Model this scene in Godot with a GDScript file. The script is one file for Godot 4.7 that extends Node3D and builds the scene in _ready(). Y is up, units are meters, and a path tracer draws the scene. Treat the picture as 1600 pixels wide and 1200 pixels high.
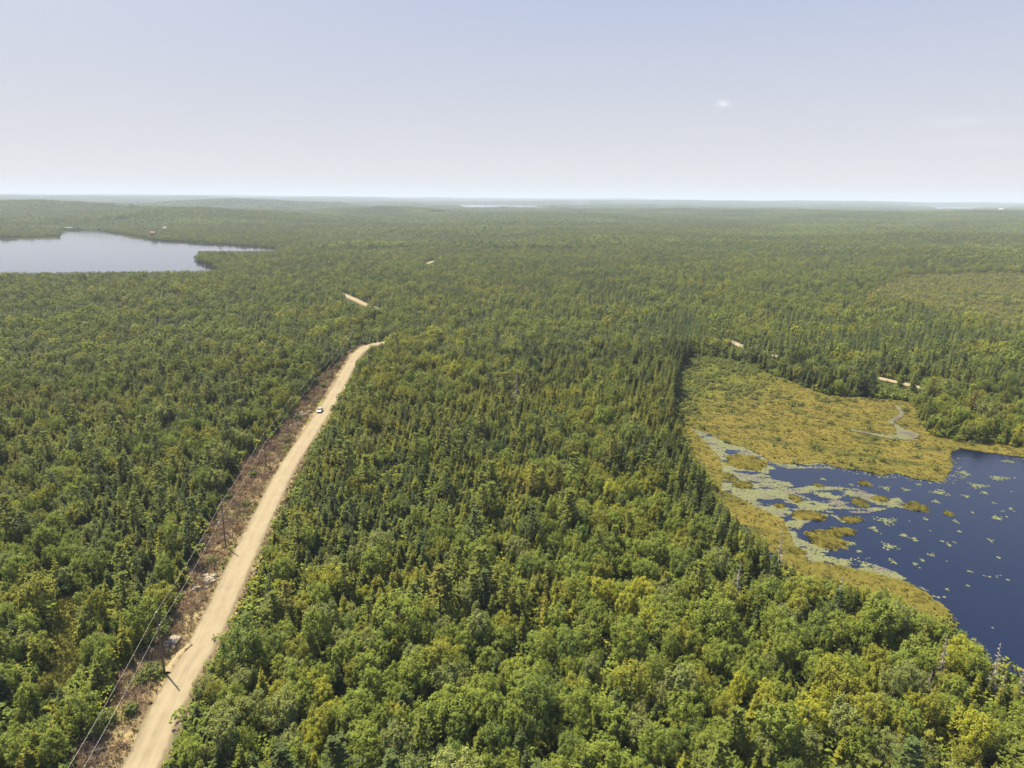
extends Node3D
# Aerial view over a mixed forest with a gravel road, a bog pond and a lake.

const EYE := 70.0
const FOCAL := 1111.0
const PITCH := 14.6
const ROLL := 0.5

var rng := RandomNumberGenerator.new()
var n_hill := FastNoiseLite.new()
var n_mid := FastNoiseLite.new()
var n_patch := FastNoiseLite.new()
var n_fine := FastNoiseLite.new()
var n_tone := FastNoiseLite.new()
var used := {}
var lake_poly := PackedVector2Array()
var far_lakes := []
const HILLS := [[330, 341, 2150, 26, 300], [150, 330, 2900, 24, 420], [20, 326, 3600, 22, 600], [640, 330, 3000, 24, 330], [1150, 330, 3400, 22, 500], [1380, 330, 2900, 18, 400], [420, 322, 4600, 34, 500], [860, 330, 2500, 14, 300], [1560, 330, 3800, 26, 600], [-40, 310, 9500, 26, 1500], [330, 310, 9500, 30, 1500], [980, 318, 9500, 28, 1400], [1250, 318, 10500, 36, 1700], [560, 316, 11500, 36, 1200]]
var hills := []
var open_polys := []      # {poly, lo, hi}

# ------------------------------------------------------------------ helpers
func numbered(called: String) -> String:
	if not used.has(called):
		used[called] = 0
		return called
	used[called] += 1
	return "%s_%03d" % [called, used[called]]

func tag(o, label := "", category := "", group := "", kind := ""):
	if label != "": o.set_meta("label", label)
	if category != "": o.set_meta("category", category)
	if group != "": o.set_meta("group", group)
	if kind != "": o.set_meta("kind", kind)
	return o

func base(called: String, at := Vector3.ZERO, turn := 0.0) -> Node3D:
	var o := Node3D.new()
	o.name = numbered(called)
	add_child(o)
	o.position = at
	o.rotation.y = turn
	return o

func part(called: String, mesh: Mesh, mat: Material, parent: Node = null) -> MeshInstance3D:
	var o := MeshInstance3D.new()
	o.mesh = mesh
	if mat: o.material_override = mat
	if parent:
		o.name = called
		parent.add_child(o, true)
	else:
		o.name = numbered(called)
		add_child(o)
	return o

# a pixel of the 1600 x 1200 photograph to the point of the plane y = level that it shows
func px(x: float, y: float, level := 0.0) -> Vector3:
	var u := (x - 800.0) / FOCAL
	var v := -(y - 600.0) / FOCAL
	var r := deg_to_rad(ROLL)
	var p := deg_to_rad(PITCH)
	var u2 := u * cos(r) - v * sin(r)
	var v2 := u * sin(r) + v * cos(r)
	var d := Vector3(u2, v2 * cos(p) - sin(p), -(cos(p) + v2 * sin(p)))
	return Vector3(0, EYE, 0) + d * ((level - EYE) / d.y)

func pxl(list: Array) -> PackedVector2Array:
	var out := PackedVector2Array()
	for q in list:
		var w := px(q[0], q[1])
		out.append(Vector2(w.x, w.z))
	return out

# a point of the world to photograph pixels and depth
func to_px(w: Vector3) -> Vector3:
	var q := w - Vector3(0, EYE, 0)
	var p := deg_to_rad(PITCH)
	var r := deg_to_rad(ROLL)
	var z := -q.z * cos(p) - q.y * sin(p)
	var v := (q.y * cos(p) - q.z * sin(p)) / z
	var u := q.x / z
	return Vector3(800.0 + FOCAL * (u * cos(r) + v * sin(r)), 600.0 - FOCAL * (-u * sin(r) + v * cos(r)), z)

func bounds(poly: PackedVector2Array) -> Rect2:
	var b := Rect2(poly[0], Vector2.ZERO)
	for q in poly: b = b.expand(q)
	return b

func inside(b: Rect2, poly: PackedVector2Array, q: Vector2) -> bool:
	return b.has_point(q) and Geometry2D.is_point_in_polygon(q, poly)

func edge_distance(poly: PackedVector2Array, q: Vector2) -> float:
	var best := 1e9
	for i in poly.size():
		var c := Geometry2D.get_closest_point_to_segment(q, poly[i], poly[(i + 1) % poly.size()])
		best = min(best, c.distance_squared_to(q))
	return sqrt(best)

func line_distance(line: PackedVector2Array, q: Vector2) -> float:
	var best := 1e9
	for i in line.size() - 1:
		best = min(best, Geometry2D.get_closest_point_to_segment(q, line[i], line[i + 1]).distance_squared_to(q))
	return sqrt(best)

func smooth_line(points: PackedVector2Array, step: float) -> PackedVector2Array:
	var c := Curve2D.new()
	c.bake_interval = step
	for i in points.size():
		var a := points[max(i - 1, 0)]
		var b := points[min(i + 1, points.size() - 1)]
		var t := (b - a) / 6.0
		c.add_point(points[i], -t, t)
	return c.get_baked_points()

func rise(r: float) -> float:
	return smoothstep(1800.0, 9000.0, r) * 20.0 + smoothstep(9500.0, 17000.0, r) * 48.0

func lake_k(f: Dictionary, q: Vector2) -> float:
	var o: Vector2 = q - f.c
	return Vector2(o.dot(f.d) / f.rd, o.dot(f.d.orthogonal()) / f.rw).length()

func hgt(x: float, z: float) -> float:
	var r := sqrt(x * x + z * z)
	if r < 480.0: return 0.0
	var h := smoothstep(480.0, 1300.0, r) * 9.0 * clampf(n_mid.get_noise_2d(x, z) + 0.25, 0.0, 1.0)
	h += rise(r) * (1.0 + .35 * n_hill.get_noise_2d(x, z)) + smoothstep(1400.0, 3200.0, r) * 17.0 * clampf(n_hill.get_noise_2d(x * 1.7 + 400.0, z * 1.7), -.2, 1.0)
	h += smoothstep(11000.0, 16500.0, r) * 30.0 * n_hill.get_noise_2d(x * 0.6 + 900.0, z * 0.6)
	for k in hills:
		var o := Vector2(x, z) - Vector2(k[0], k[1])
		var e: float = o.length_squared() / (k[3] * k[3])
		if e < 9.0: h += k[2] * exp(-e)
	if r < 2600.0 and x < 0.0:
		var q := Vector2(x, z)
		if Geometry2D.is_point_in_polygon(q, lake_poly): return 0.0
		h *= smoothstep(30.0, 330.0, edge_distance(lake_poly, q))
	for f in far_lakes:
		var k := lake_k(f, Vector2(x, z))
		if k < 1.7: h = lerpf(f.level - 3.0, h, smoothstep(1.05, 1.7, k))
	return h

func material(c: Color, rough := 0.9, vertex := false, spec := 0.3) -> StandardMaterial3D:
	var m := StandardMaterial3D.new()
	m.albedo_color = c.linear_to_srgb()
	m.roughness = rough
	m.metallic_specular = spec
	m.vertex_color_use_as_albedo = vertex
	return m

func leaf_material(c: Color, through := 0.34) -> StandardMaterial3D:
	var m := material(c, 0.75, true, 0.25)
	m.cull_mode = BaseMaterial3D.CULL_DISABLED
	m.backlight_enabled = true
	m.backlight = Color(through * 0.9, through, through * 0.35)
	return m

func fray(kind: int, span: float) -> float:
	return rng.randf_range(-span, span) if kind == 0 else rng.randfn(0.0, span)

# collects loose faces with flat normals and linear colours
class Faces:
	var v := PackedVector3Array()
	var n := PackedVector3Array()
	var c := PackedColorArray()
	func tri(a: Vector3, b: Vector3, d: Vector3, col: Color):
		var w := (d - a).cross(b - a).normalized()
		v.append(a); v.append(b); v.append(d)
		n.append(w); n.append(w); n.append(w)
		c.append(col); c.append(col); c.append(col)
	func quad(a: Vector3, b: Vector3, d: Vector3, e: Vector3, col: Color):
		tri(a, b, d, col)
		tri(a, d, e, col)
	func tube(p: Vector3, q: Vector3, r0: float, r1: float, sides: int, col: Color, cap := false):
		var ax := (q - p).normalized()
		var s := ax.cross(Vector3(0.31, 0.2, 0.93)).normalized()
		var t := ax.cross(s)
		for i in sides:
			var a0 := TAU * i / sides
			var a1 := TAU * (i + 1) / sides
			var d0 := s * cos(a0) + t * sin(a0)
			var d1 := s * cos(a1) + t * sin(a1)
			quad(p + d0 * r0, q + d0 * r1, q + d1 * r1, p + d1 * r0, col)
			if cap: tri(q, q + d1 * r1, q + d0 * r1, col)
	func box(lo: Vector3, hi: Vector3, col: Color):
		var k := [Vector3(lo.x, lo.y, lo.z), Vector3(hi.x, lo.y, lo.z), Vector3(hi.x, lo.y, hi.z), Vector3(lo.x, lo.y, hi.z), Vector3(lo.x, hi.y, lo.z), Vector3(hi.x, hi.y, lo.z), Vector3(hi.x, hi.y, hi.z), Vector3(lo.x, hi.y, hi.z)]
		for f in [[4, 5, 6, 7], [0, 3, 2, 1], [0, 1, 5, 4], [1, 2, 6, 5], [2, 3, 7, 6], [3, 0, 4, 7]]:
			quad(k[f[0]], k[f[1]], k[f[2]], k[f[3]], col)
	func add(o: Faces, at: Vector3, turn: float, size: Vector3, tint := Color.WHITE):
		var b := Basis(Vector3.UP, turn).scaled_local(size)
		for i in o.v.size():
			v.append(b * o.v[i] + at)
			n.append((b * o.n[i]).normalized())
			c.append(o.c[i] * tint)
	func mesh(into: ArrayMesh = null, mat: Material = null) -> ArrayMesh:
		var m := into if into else ArrayMesh.new()
		if v.is_empty(): return m
		var a := []
		a.resize(Mesh.ARRAY_MAX)
		a[Mesh.ARRAY_VERTEX] = v
		a[Mesh.ARRAY_NORMAL] = n
		a[Mesh.ARRAY_COLOR] = c
		m.add_surface_from_arrays(Mesh.PRIMITIVE_TRIANGLES, a)
		if mat: m.surface_set_material(m.get_surface_count() - 1, mat)
		return m

# ------------------------------------------------------------------ trees
func leaf(f: Faces, at: Vector3, out: Vector3, size: float, tone: Color):
	var nrm := (out + Vector3(rng.randfn(0, .38), rng.randfn(0.65, .38), rng.randfn(0, .38))).normalized()
	var s := nrm.cross(Vector3(rng.randfn(), rng.randfn(), rng.randfn())).normalized()
	var t := nrm.cross(s)
	var l := size * rng.randf_range(.7, 1.3)
	var w := l * rng.randf_range(.45, .75)
	var fold := nrm * (-.18 * l)
	f.tri(at - s * l, at + t * w + fold, at + s * l, tone)
	f.tri(at - s * l, at + s * l, at - t * w + fold, tone)

func broadleaf(tall: float, wide: float, clumps: int, leaves: int, size: float, spiky := 0.0, ragged := .6) -> Faces:
	var f := Faces.new()
	var mid := Vector3(0, tall * .60, 0)
	for i in clumps:
		var y := 1.0 - 1.75 * (i + .5) / clumps
		var a := i * 2.39996 + rng.randf_range(-.5, .5)
		var rr := sqrt(max(0.0, 1.0 - y * y))
		var d := Vector3(cos(a) * rr, y, sin(a) * rr)
		var reach := rng.randf_range(.42, .98) + (.22 if y > .2 else 0.0) * rng.randf() * ragged
		var c := mid + Vector3(d.x * wide, d.y * tall * .38, d.z * wide) * reach
		var rc := wide * rng.randf_range(.36, .56) / pow(clumps / 14.0, .42)
		var bright := rng.randf_range(.84, 1.16)
		for k in leaves:
			var o := Vector3(rng.randfn(), rng.randfn() + .55, rng.randfn()).normalized()
			o = (o + d * .5).normalized()
			var p := c + o * rc * rng.randf_range(.55, 1.05) + Vector3(0, spiky * rng.randf() * rc, 0)
			var b := bright * rng.randf_range(.78, 1.22)
			var warm := rng.randf_range(.93, 1.1)
			leaf(f, p, o, size, Color(b * warm, b, b * rng.randf_range(.8, 1.1)))
	return f

func broadleaf_wood(tall: float, wide: float) -> Faces:
	var f := Faces.new()
	var bark := Color(1, 1, 1)
	f.tube(Vector3(0, -.3, 0), Vector3(.08, tall * .42, .05), .13, .085, 6, bark)
	f.tube(Vector3(.08, tall * .42, .05), Vector3(0, tall * .86, 0), .085, .02, 5, bark)
	for i in 6:
		var a := i * 1.2 + rng.randf_range(-.3, .3)
		var h := tall * (.24 + .08 * i)
		f.tube(Vector3(.04, h, .03), Vector3(cos(a) * wide * .7, h + tall * .22, sin(a) * wide * .7), .05, .012, 4, bark)
	return f

func spray(f: Faces, p: Vector3, d: Vector3, long: float, wide: float, tone: Color):
	var s := Vector3.UP.cross(d).normalized()
	var m := p + d * long * .5
	var low := Vector3(0, -wide * .45, 0)
	f.tri(p, m + s * wide + low, p + d * long, tone)
	f.tri(p, p + d * long, m - s * wide + low, tone)

func spruce(tall: float, wide: float, layer: float, level: int, shape := .85, sparse := 0.0) -> Faces:
	var f := Faces.new()
	var y := tall * .05
	var turn := 0.0
	while y < tall * .97:
		var k := 1.0 - y / tall
		var r := wide * pow(k, shape) * rng.randf_range(.82, 1.16) + .06
		var nb := int(4 + r * (3.2 if level == 0 else 2.0))
		turn += 1.1
		for i in nb:
			if rng.randf() < sparse: continue
			var a := turn + TAU * i / nb + rng.randf_range(-.3, .3)
			var drop := rng.randf_range(.12, .42) - .55 * (1.0 - k)
			var d := Vector3(cos(a), -drop, sin(a)).normalized()
			var l := r * rng.randf_range(.75, 1.18)
			var b := rng.randf_range(.75, 1.25)
			var tone := Color(b * rng.randf_range(.92, 1.1), b, b * rng.randf_range(.85, 1.1))
			var p := Vector3(cos(a) * .04, y + rng.randf_range(-.12, .12), sin(a) * .04)
			spray(f, p, d, l, l * (.20 if level == 0 else .34) + .05, tone)
			if level == 0 and l > .45:
				for sgn in [-1.0, 1.0]:
					var d2 := Vector3(cos(a + sgn * .62), -drop * .7 + .12, sin(a + sgn * .62)).normalized()
					spray(f, p + d * l * rng.randf_range(.3, .45), d2, l * rng.randf_range(.42, .6), l * .13 + .04, tone * rng.randf_range(.9, 1.2))
		y += layer * (.75 + .5 * k) * rng.randf_range(.8, 1.2)
	f.tube(Vector3(0, tall * .9, 0), Vector3(0, tall * 1.02, 0), .07, .015, 4, Color(.95, 1, .9))
	return f

func spruce_wood(tall: float) -> Faces:
	var f := Faces.new()
	f.tube(Vector3(0, -.3, 0), Vector3(0, tall * .92, 0), .02 * tall, .02, 5, Color.WHITE)
	return f

func pine(tall: float, wide: float) -> Faces:
	var f := Faces.new()
	for i in 11:
		var k := (i + .5) / 11.0
		var y := tall * (.38 + .6 * k)
		var r := wide * (1.0 - .72 * k) * rng.randf_range(.75, 1.15)
		var nb := 5
		for j in nb:
			var a := i * 1.3 + TAU * j / nb + rng.randf_range(-.35, .35)
			var d := Vector3(cos(a), rng.randf_range(.05, .28), sin(a))
			var l := r * rng.randf_range(.7, 1.15)
			for q in 9:
				var t := rng.randf_range(.35, 1.0)
				var p := Vector3(0, y, 0) + d * l * t + Vector3(rng.randfn(0, .22), rng.randfn(.08, .12), rng.randfn(0, .22)) * l * .5
				var b := rng.randf_range(.8, 1.2)
				leaf(f, p, Vector3(0, 1, 0), .30, Color(b, b, b * rng.randf_range(.9, 1.15)))
	return f

func snag(tall: float) -> Faces:
	var f := Faces.new()
	f.tube(Vector3(0, -.3, 0), Vector3(.1, tall, .05), .15, .03, 6, Color.WHITE)
	var y := tall * .2
	while y < tall * .96:
		var a := rng.randf() * TAU
		var l := rng.randf_range(.5, 1.5) * (1.15 - y / tall)
		var d := Vector3(cos(a), rng.randf_range(-.25, .3), sin(a))
		var p := Vector3(.1 * y / tall, y, .05 * y / tall)
		f.tube(p, p + d * l, .055, .02, 3, Color.WHITE * rng.randf_range(.8, 1.1))
		for q in 5:
			var p2 := p + d * l * rng.randf_range(.4, .9)
			f.tube(p2, p2 + Vector3(rng.randfn(), rng.randfn() * .6, rng.randfn()).normalized() * l * .55, .028, .012, 3, Color.WHITE)
		y += rng.randf_range(.12, .28)
	return f

# ------------------------------------------------------------------ ground sheets
# square cells of a polygon as one sheet with a colour and height of its own at every corner
func sheet(poly: PackedVector2Array, cell: float, height: Callable, colour: Callable) -> ArrayMesh:
	var b := bounds(poly)
	var nx := int(b.size.x / cell) + 2
	var nz := int(b.size.y / cell) + 2
	var at := {}
	var v := PackedVector3Array()
	var c := PackedColorArray()
	var idx := PackedInt32Array()
	for j in nz:
		for i in nx:
			var q := b.position + Vector2(i + .5, j + .5) * cell
			if not Geometry2D.is_point_in_polygon(q, poly): continue
			var id := []
			for k in [[0, 0], [1, 0], [1, 1], [0, 1]]:
				var key := Vector2i(i + k[0], j + k[1])
				if not at.has(key):
					var w := b.position + Vector2(key) * cell
					w += Vector2(n_fine.get_noise_2d(w.x * 7.0, w.y * 7.0), n_fine.get_noise_2d(w.x * 7.0 + 50.0, w.y * 7.0)) * cell * .7
					at[key] = v.size()
					v.append(Vector3(w.x, height.call(w), w.y))
					c.append(colour.call(w))
				id.append(at[key])
			idx.append_array(PackedInt32Array([id[0], id[1], id[2], id[0], id[2], id[3]]))
	var st := SurfaceTool.new()
	st.begin(Mesh.PRIMITIVE_TRIANGLES)
	for i in v.size():
		st.set_color(c[i])
		st.add_vertex(v[i])
	for i in idx: st.add_index(i)
	st.generate_normals()
	return st.commit()

func flat(poly: PackedVector2Array, y: float) -> ArrayMesh:
	var t := Geometry2D.triangulate_polygon(poly)
	var st := SurfaceTool.new()
	st.begin(Mesh.PRIMITIVE_TRIANGLES)
	for i in range(0, t.size(), 3):
		var a := poly[t[i]]
		var b := poly[t[i + 1]]
		var d := poly[t[i + 2]]
		if (b - a).cross(d - a) < 0.0:
			var s := b
			b = d
			d = s
		for q in [a, b, d]:
			st.set_normal(Vector3.UP)
			st.set_uv(q * .1)
			st.add_vertex(Vector3(q.x, y, q.y))
	return st.commit()

func ribbon(line: PackedVector2Array, offsets: Array, height: Callable, colour: Callable) -> ArrayMesh:
	var st := SurfaceTool.new()
	st.begin(Mesh.PRIMITIVE_TRIANGLES)
	var along := 0.0
	for i in line.size():
		var d := (line[min(i + 1, line.size() - 1)] - line[max(i - 1, 0)]).normalized()
		var s := Vector2(-d.y, d.x)
		if i > 0: along += line[i].distance_to(line[i - 1])
		for k in offsets.size():
			var o: float = offsets[k]
			if k == 0 or k == offsets.size() - 1: o += .75 * n_fine.get_noise_2d(along * 3.0, k * 40.0)
			var q := line[i] + s * o
			st.set_color(colour.call(along, offsets[k], q))
			st.add_vertex(Vector3(q.x, height.call(q, offsets[k]), q.y))
	var m := offsets.size()
	for i in line.size() - 1:
		for k in m - 1:
			var a := i * m + k
			for e in [a, a + 1, a + m, a + 1, a + m + 1, a + m]: st.add_index(e)
	st.generate_normals()
	return st.commit()

func spread(called: String, mesh: Mesh, mat: Material, list: Array, parent: Node) -> MultiMeshInstance3D:
	# list: [Transform3D, Color]
	var mm := MultiMesh.new()
	mm.transform_format = MultiMesh.TRANSFORM_3D
	mm.use_colors = true
	mm.mesh = mesh
	mm.instance_count = list.size()
	for i in list.size():
		mm.set_instance_transform(i, list[i][0])
		mm.set_instance_color(i, list[i][1])
	var o := MultiMeshInstance3D.new()
	o.multimesh = mm
	if mat: o.material_override = mat
	o.name = called
	parent.add_child(o, true)
	o.set_meta("kind", "stuff")
	return o

func tuft(blades: int, tall: float, wide: float) -> Faces:
	var f := Faces.new()
	for i in blades:
		var a := rng.randf() * TAU
		var p := Vector3(cos(a), 0, sin(a)) * rng.randf() * wide * .5
		var d := Vector3(cos(a) * rng.randf_range(.1, .7), 1, sin(a) * rng.randf_range(.1, .7)).normalized()
		var s := Vector3(-sin(a), 0, cos(a)) * wide * rng.randf_range(.07, .13)
		var b := rng.randf_range(.75, 1.2)
		f.tri(p - s, p + d * tall * rng.randf_range(.6, 1.15), p + s, Color(b, b, b))
	return f

func boulder(lumps: float) -> ArrayMesh:
	var s := SphereMesh.new()
	s.radius = 1.0
	s.height = 2.0
	s.radial_segments = 10
	s.rings = 6
	var a := s.get_mesh_arrays()
	var f := Faces.new()
	var v: PackedVector3Array = a[Mesh.ARRAY_VERTEX]
	var shift := rng.randf() * 100.0
	var w := PackedVector3Array()
	for q in v:
		var k := 1.0 + lumps * n_fine.get_noise_3d(q.x * 26.0 + shift, q.y * 26.0, q.z * 26.0)
		w.append(Vector3(q.x * k, clampf(q.y * k * .75, -.6, .52), q.z * k * .8))
	var idx: PackedInt32Array = a[Mesh.ARRAY_INDEX]
	for i in range(0, idx.size(), 3):
		if w[idx[i]].distance_to(w[idx[i + 1]]) < 1e-4 or w[idx[i]].distance_to(w[idx[i + 2]]) < 1e-4 or w[idx[i + 1]].distance_to(w[idx[i + 2]]) < 1e-4: continue
		var b := rng.randf_range(.88, 1.1)
		f.tri(w[idx[i]], w[idx[i + 1]], w[idx[i + 2]], Color(b, b, b))
	return f.mesh()

# ------------------------------------------------------------------ the scene
func _ready():
	rng.seed = 20240714
	for a in [[n_hill, 1.0 / 2600.0, 3], [n_mid, 1.0 / 420.0, 11], [n_patch, 1.0 / 55.0, 5], [n_fine, 1.0 / 6.0, 8], [n_tone, 1.0 / 24.0, 21]]:
		a[0].noise_type = FastNoiseLite.TYPE_SIMPLEX_SMOOTH
		a[0].frequency = a[1]
		a[0].seed = a[2]
		a[0].fractal_octaves = 3

	# camera
	var cam := Camera3D.new()
	cam.name = "camera"
	cam.position = Vector3(0, EYE, 0)
	cam.rotation_degrees = Vector3(-PITCH, 0, ROLL)
	cam.fov = rad_to_deg(2.0 * atan(600.0 / FOCAL))
	cam.near = 0.5
	cam.far = 80000.0
	add_child(cam)
	cam.make_current()

	# sky
	var sky_mat := ProceduralSkyMaterial.new()
	sky_mat.sky_top_color = Color(.036, .108, .275).linear_to_srgb()
	sky_mat.sky_horizon_color = Color(.306, .298, .294).linear_to_srgb()
	sky_mat.sky_curve = .30
	sky_mat.ground_horizon_color = Color(.32, .32, .33).linear_to_srgb()
	sky_mat.ground_bottom_color = Color(.06, .08, .06).linear_to_srgb()
	sky_mat.sun_angle_max = 80.0
	sky_mat.sun_curve = .35
	var cover := Image.create(2048, 1024, false, Image.FORMAT_RGBA8)
	var n_cloud := FastNoiseLite.new()
	n_cloud.seed = 4
	n_cloud.frequency = .05
	for row in range(250, 512):
		for col in 2048:
			var az := fposmod((col + .5) / 2048.0 * 360.0 + 180.0, 360.0) - 180.0
			var el := 90.0 - (row + .5) / 1024.0 * 180.0
			var a := 0.0
			for c in [[15.4, 6.8, .36, .15, .75], [15.2, 6.88, .2, .13, .75], [30.5, 5.1, 2.4, .3, .13], [31.5, 3.8, 3.0, .4, .10], [14.2, 4.9, 2.6, .25, .07], [-70.0, 9.0, 3.0, .6, .3], [75.0, 12.0, 3.0, .7, .3], [140.0, 10.0, 4.0, .8, .3]]:
				var k := pow((az - c[0]) / c[2], 2.0) + pow((el - c[1]) / c[3], 2.0)
				if k < 5.0: a = maxf(a, c[4] * exp(-k) * (.7 + .6 * n_cloud.get_noise_2d(col * 3.0, row * 6.0)))
			if a > .004: cover.set_pixel(col, row, Color(1, 1, 1, clampf(a, 0, 1)))
	sky_mat.sky_cover = ImageTexture.create_from_image(cover)
	sky_mat.sky_cover_modulate = Color(.5, .48, .46)
	var sky := Sky.new()
	sky.sky_material = sky_mat
	var env := Environment.new()
	env.background_mode = Environment.BG_SKY
	env.sky = sky
	env.tonemap_mode = Environment.TONE_MAPPER_LINEAR
	env.tonemap_exposure = 2.6
	env.fog_enabled = true
	env.fog_density = 0.000115
	env.fog_light_color = Color(.82, .89, 1.0)
	env.sdfgi_enabled = true
	env.ssao_enabled = true
	env.ssil_enabled = true
	var we := WorldEnvironment.new()
	we.name = "environment"
	we.environment = env
	add_child(we)

	# sun: high, ahead of the camera and to one side of it
	var sun := DirectionalLight3D.new()
	sun.name = "sun"
	sun.light_energy = 1.6
	sun.light_color = Color(1.0, .94, .81)
	sun.light_angular_distance = .5
	sun.shadow_enabled = true
	add_child(sun)
	sun.basis = Basis.looking_at(Vector3(.36, -.87, .36).normalized())

	outlines()
	terrain()
	waters()
	roads()
	wetland()
	forest()
	roadside()
	power_line()
	car()
	far_houses()

var road_line := PackedVector2Array()
var road_far := []
var side_line := PackedVector2Array()
var clearing := PackedVector2Array()
var marsh := PackedVector2Array()
var pond := PackedVector2Array()
var sedge_polys := []
var mat_poly := PackedVector2Array()
var creek := PackedVector2Array()
var glade := PackedVector2Array()
var bog := PackedVector2Array()

func keep_open(list, low := false):
	var p: PackedVector2Array = list if list is PackedVector2Array else pxl(list)
	open_polys.append({"poly": p, "box": bounds(p), "low": low})

func outlines():
	lake_poly = pxl([[-900, 376], [0, 373.5], [60, 373.5], [90, 372.5], [94, 365], [110, 360], [150, 359], [176, 363], [200, 371], [240, 375], [300, 379], [370, 384], [430, 387.5], [470, 390.5], [455, 398], [380, 400], [318, 401], [306, 404], [320, 410], [340, 416], [350, 423], [345, 434], [200, 441], [100, 444], [0, 446], [-900, 452]])
	keep_open([[-900, 374], [0, 373], [92, 370], [98, 360], [150, 359], [178, 364], [240, 375], [300, 379], [370, 384], [430, 388], [442, 390], [400, 391.5], [312, 392], [300, 404], [318, 412], [345, 420], [300, 422], [200, 424], [90, 425], [0, 425], [-900, 428]])
	for f in [[770, 320, 324, 72, 4], [590, 322, 325.5, 26, 4], [480, 329.5, 333.5, 17, 4], [905, 328, 332, 15, 4], [1490, 323.5, 326, 42, 4], [188, 337, 340.5, 7, 4], [682, 327.5, 331.5, 20, 4], [830, 325.5, 328.5, 10, 4], [905, 319, 321.5, 12, 4]]:
		var lev := 0.0
		var n0 := Vector3.ZERO
		var n1 := Vector3.ZERO
		for k in 12:
			n0 = px(f[0], f[2], lev)
			n1 = px(f[0], f[1], lev)
			lev = lerpf(lev, rise(((n0 + n1) * .5).length()) - 2.0, .5)
		var c := Vector2(n0.x + n1.x, n0.z + n1.z) * .5
		var depth := Vector2(n1.x - n0.x, n1.z - n0.z)
		far_lakes.append({"c": c, "d": depth.normalized(), "rd": maxf(depth.length() * .5, 120.0), "rw": f[3] * c.length() / FOCAL, "level": lev})
	for k in HILLS:
		var d := px(k[0], 700.0)
		var w := Vector2(d.x, d.z).normalized() * float(k[2])
		hills.append([w.x, w.y, float(k[3]), float(k[4])])
	# main road, then where it shows again farther on
	road_line = smooth_line(pxl([[150, 1330], [220, 1200], [257, 1117], [286, 1058], [316, 1007], [348, 942], [370, 893], [407, 815], [448, 733], [480, 683], [508, 640], [525, 611], [540, 584], [549, 568], [558, 553], [576, 541], [600, 535], [625, 530]]), 1.0)
	road_far = [smooth_line(pxl([[600, 487], [586, 481], [574, 476.5], [553, 467], [537, 460], [520, 455]]), 2.0), smooth_line(pxl([[650, 416], [666, 413], [676, 409], [684, 408]]), 2.0)]
	clearing = pxl([[60, 1290], [112, 1185], [165, 1105], [183, 1062], [212, 1033], [243, 998], [270, 948], [308, 873], [318, 833], [347, 785], [364, 745], [405, 697], [435, 675], [465, 632], [497, 594], [517, 577], [550, 545], [566, 538], [580, 541], [560, 562], [550, 580], [542, 596], [532, 616], [522, 640], [503, 676], [484, 708], [466, 740], [450, 778], [428, 822], [416, 855], [398, 895], [376, 940], [356, 990], [330, 1035], [312, 1070], [285, 1120], [268, 1160], [250, 1210], [215, 1290]])
	keep_open(clearing)
	keep_open([[533, 458], [545, 461], [574, 474], [571, 479], [550, 472], [536, 464]])
	keep_open([[664, 411], [678, 409], [680, 413], [668, 416]])
	side_line = smooth_line(pxl([[1090, 523], [1139, 533], [1161, 542], [1202, 554], [1225, 559], [1277, 569], [1319, 580], [1382, 593], [1439, 606], [1487, 617], [1510, 623], [1562, 632], [1640, 645], [1760, 670]]), 1.5)
	keep_open([[1368, 587], [1442, 602], [1450, 616], [1400, 608], [1368, 600]], true)
	keep_open([[1196, 551], [1230, 558], [1228, 565], [1198, 560]], true)
	keep_open([[1140, 532], [1160, 540], [1158, 544], [1142, 537]], true)
	keep_open([[1560, 630], [1575, 632], [1575, 640], [1562, 638]], true)
	# bog, pond and their margins
	marsh = pxl([[1067, 572], [1084, 557], [1120, 558], [1157, 565], [1195, 580], [1240, 597], [1292, 617], [1340, 620], [1375, 622], [1427, 627], [1432, 644], [1442, 662], [1456, 680], [1500, 688], [1560, 693], [1620, 700], [1680, 706], [1680, 724], [1600, 714], [1540, 706], [1500, 700], [1484, 706], [1488, 730], [1474, 752], [1431, 748], [1400, 738], [1375, 742], [1349, 735], [1310, 730], [1285, 722], [1245, 725], [1206, 722], [1185, 708], [1161, 698], [1135, 692], [1112, 679], [1075, 666], [1060, 640], [1054, 610]])
	pond = pxl([[1092, 672], [1120, 672], [1206, 700], [1285, 705], [1400, 715], [1470, 720], [1490, 690], [1600, 700], [1800, 740], [2000, 1000], [1760, 1190], [1640, 1130], [1560, 1070], [1500, 1010], [1470, 975], [1440, 955], [1340, 915], [1270, 900], [1220, 890], [1150, 820], [1110, 770], [1088, 700]])
	sedge_polys = [
		pxl([[1050, 655], [1075, 664], [1098, 686], [1125, 716], [1132, 745], [1124, 768], [1095, 745], [1070, 712]]),
		pxl([[1092, 742], [1124, 764], [1150, 774], [1172, 792], [1160, 822], [1120, 800], [1096, 775]]),
		pxl([[1150, 775], [1178, 790], [1226, 812], [1240, 850], [1262, 872], [1240, 892], [1190, 850], [1155, 810]]),
		pxl([[1244, 866], [1262, 876], [1300, 880], [1356, 893], [1416, 908], [1450, 926], [1482, 953], [1490, 972], [1470, 1000], [1430, 985], [1380, 950], [1320, 925], [1262, 915], [1238, 895]]),
	]
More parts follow.
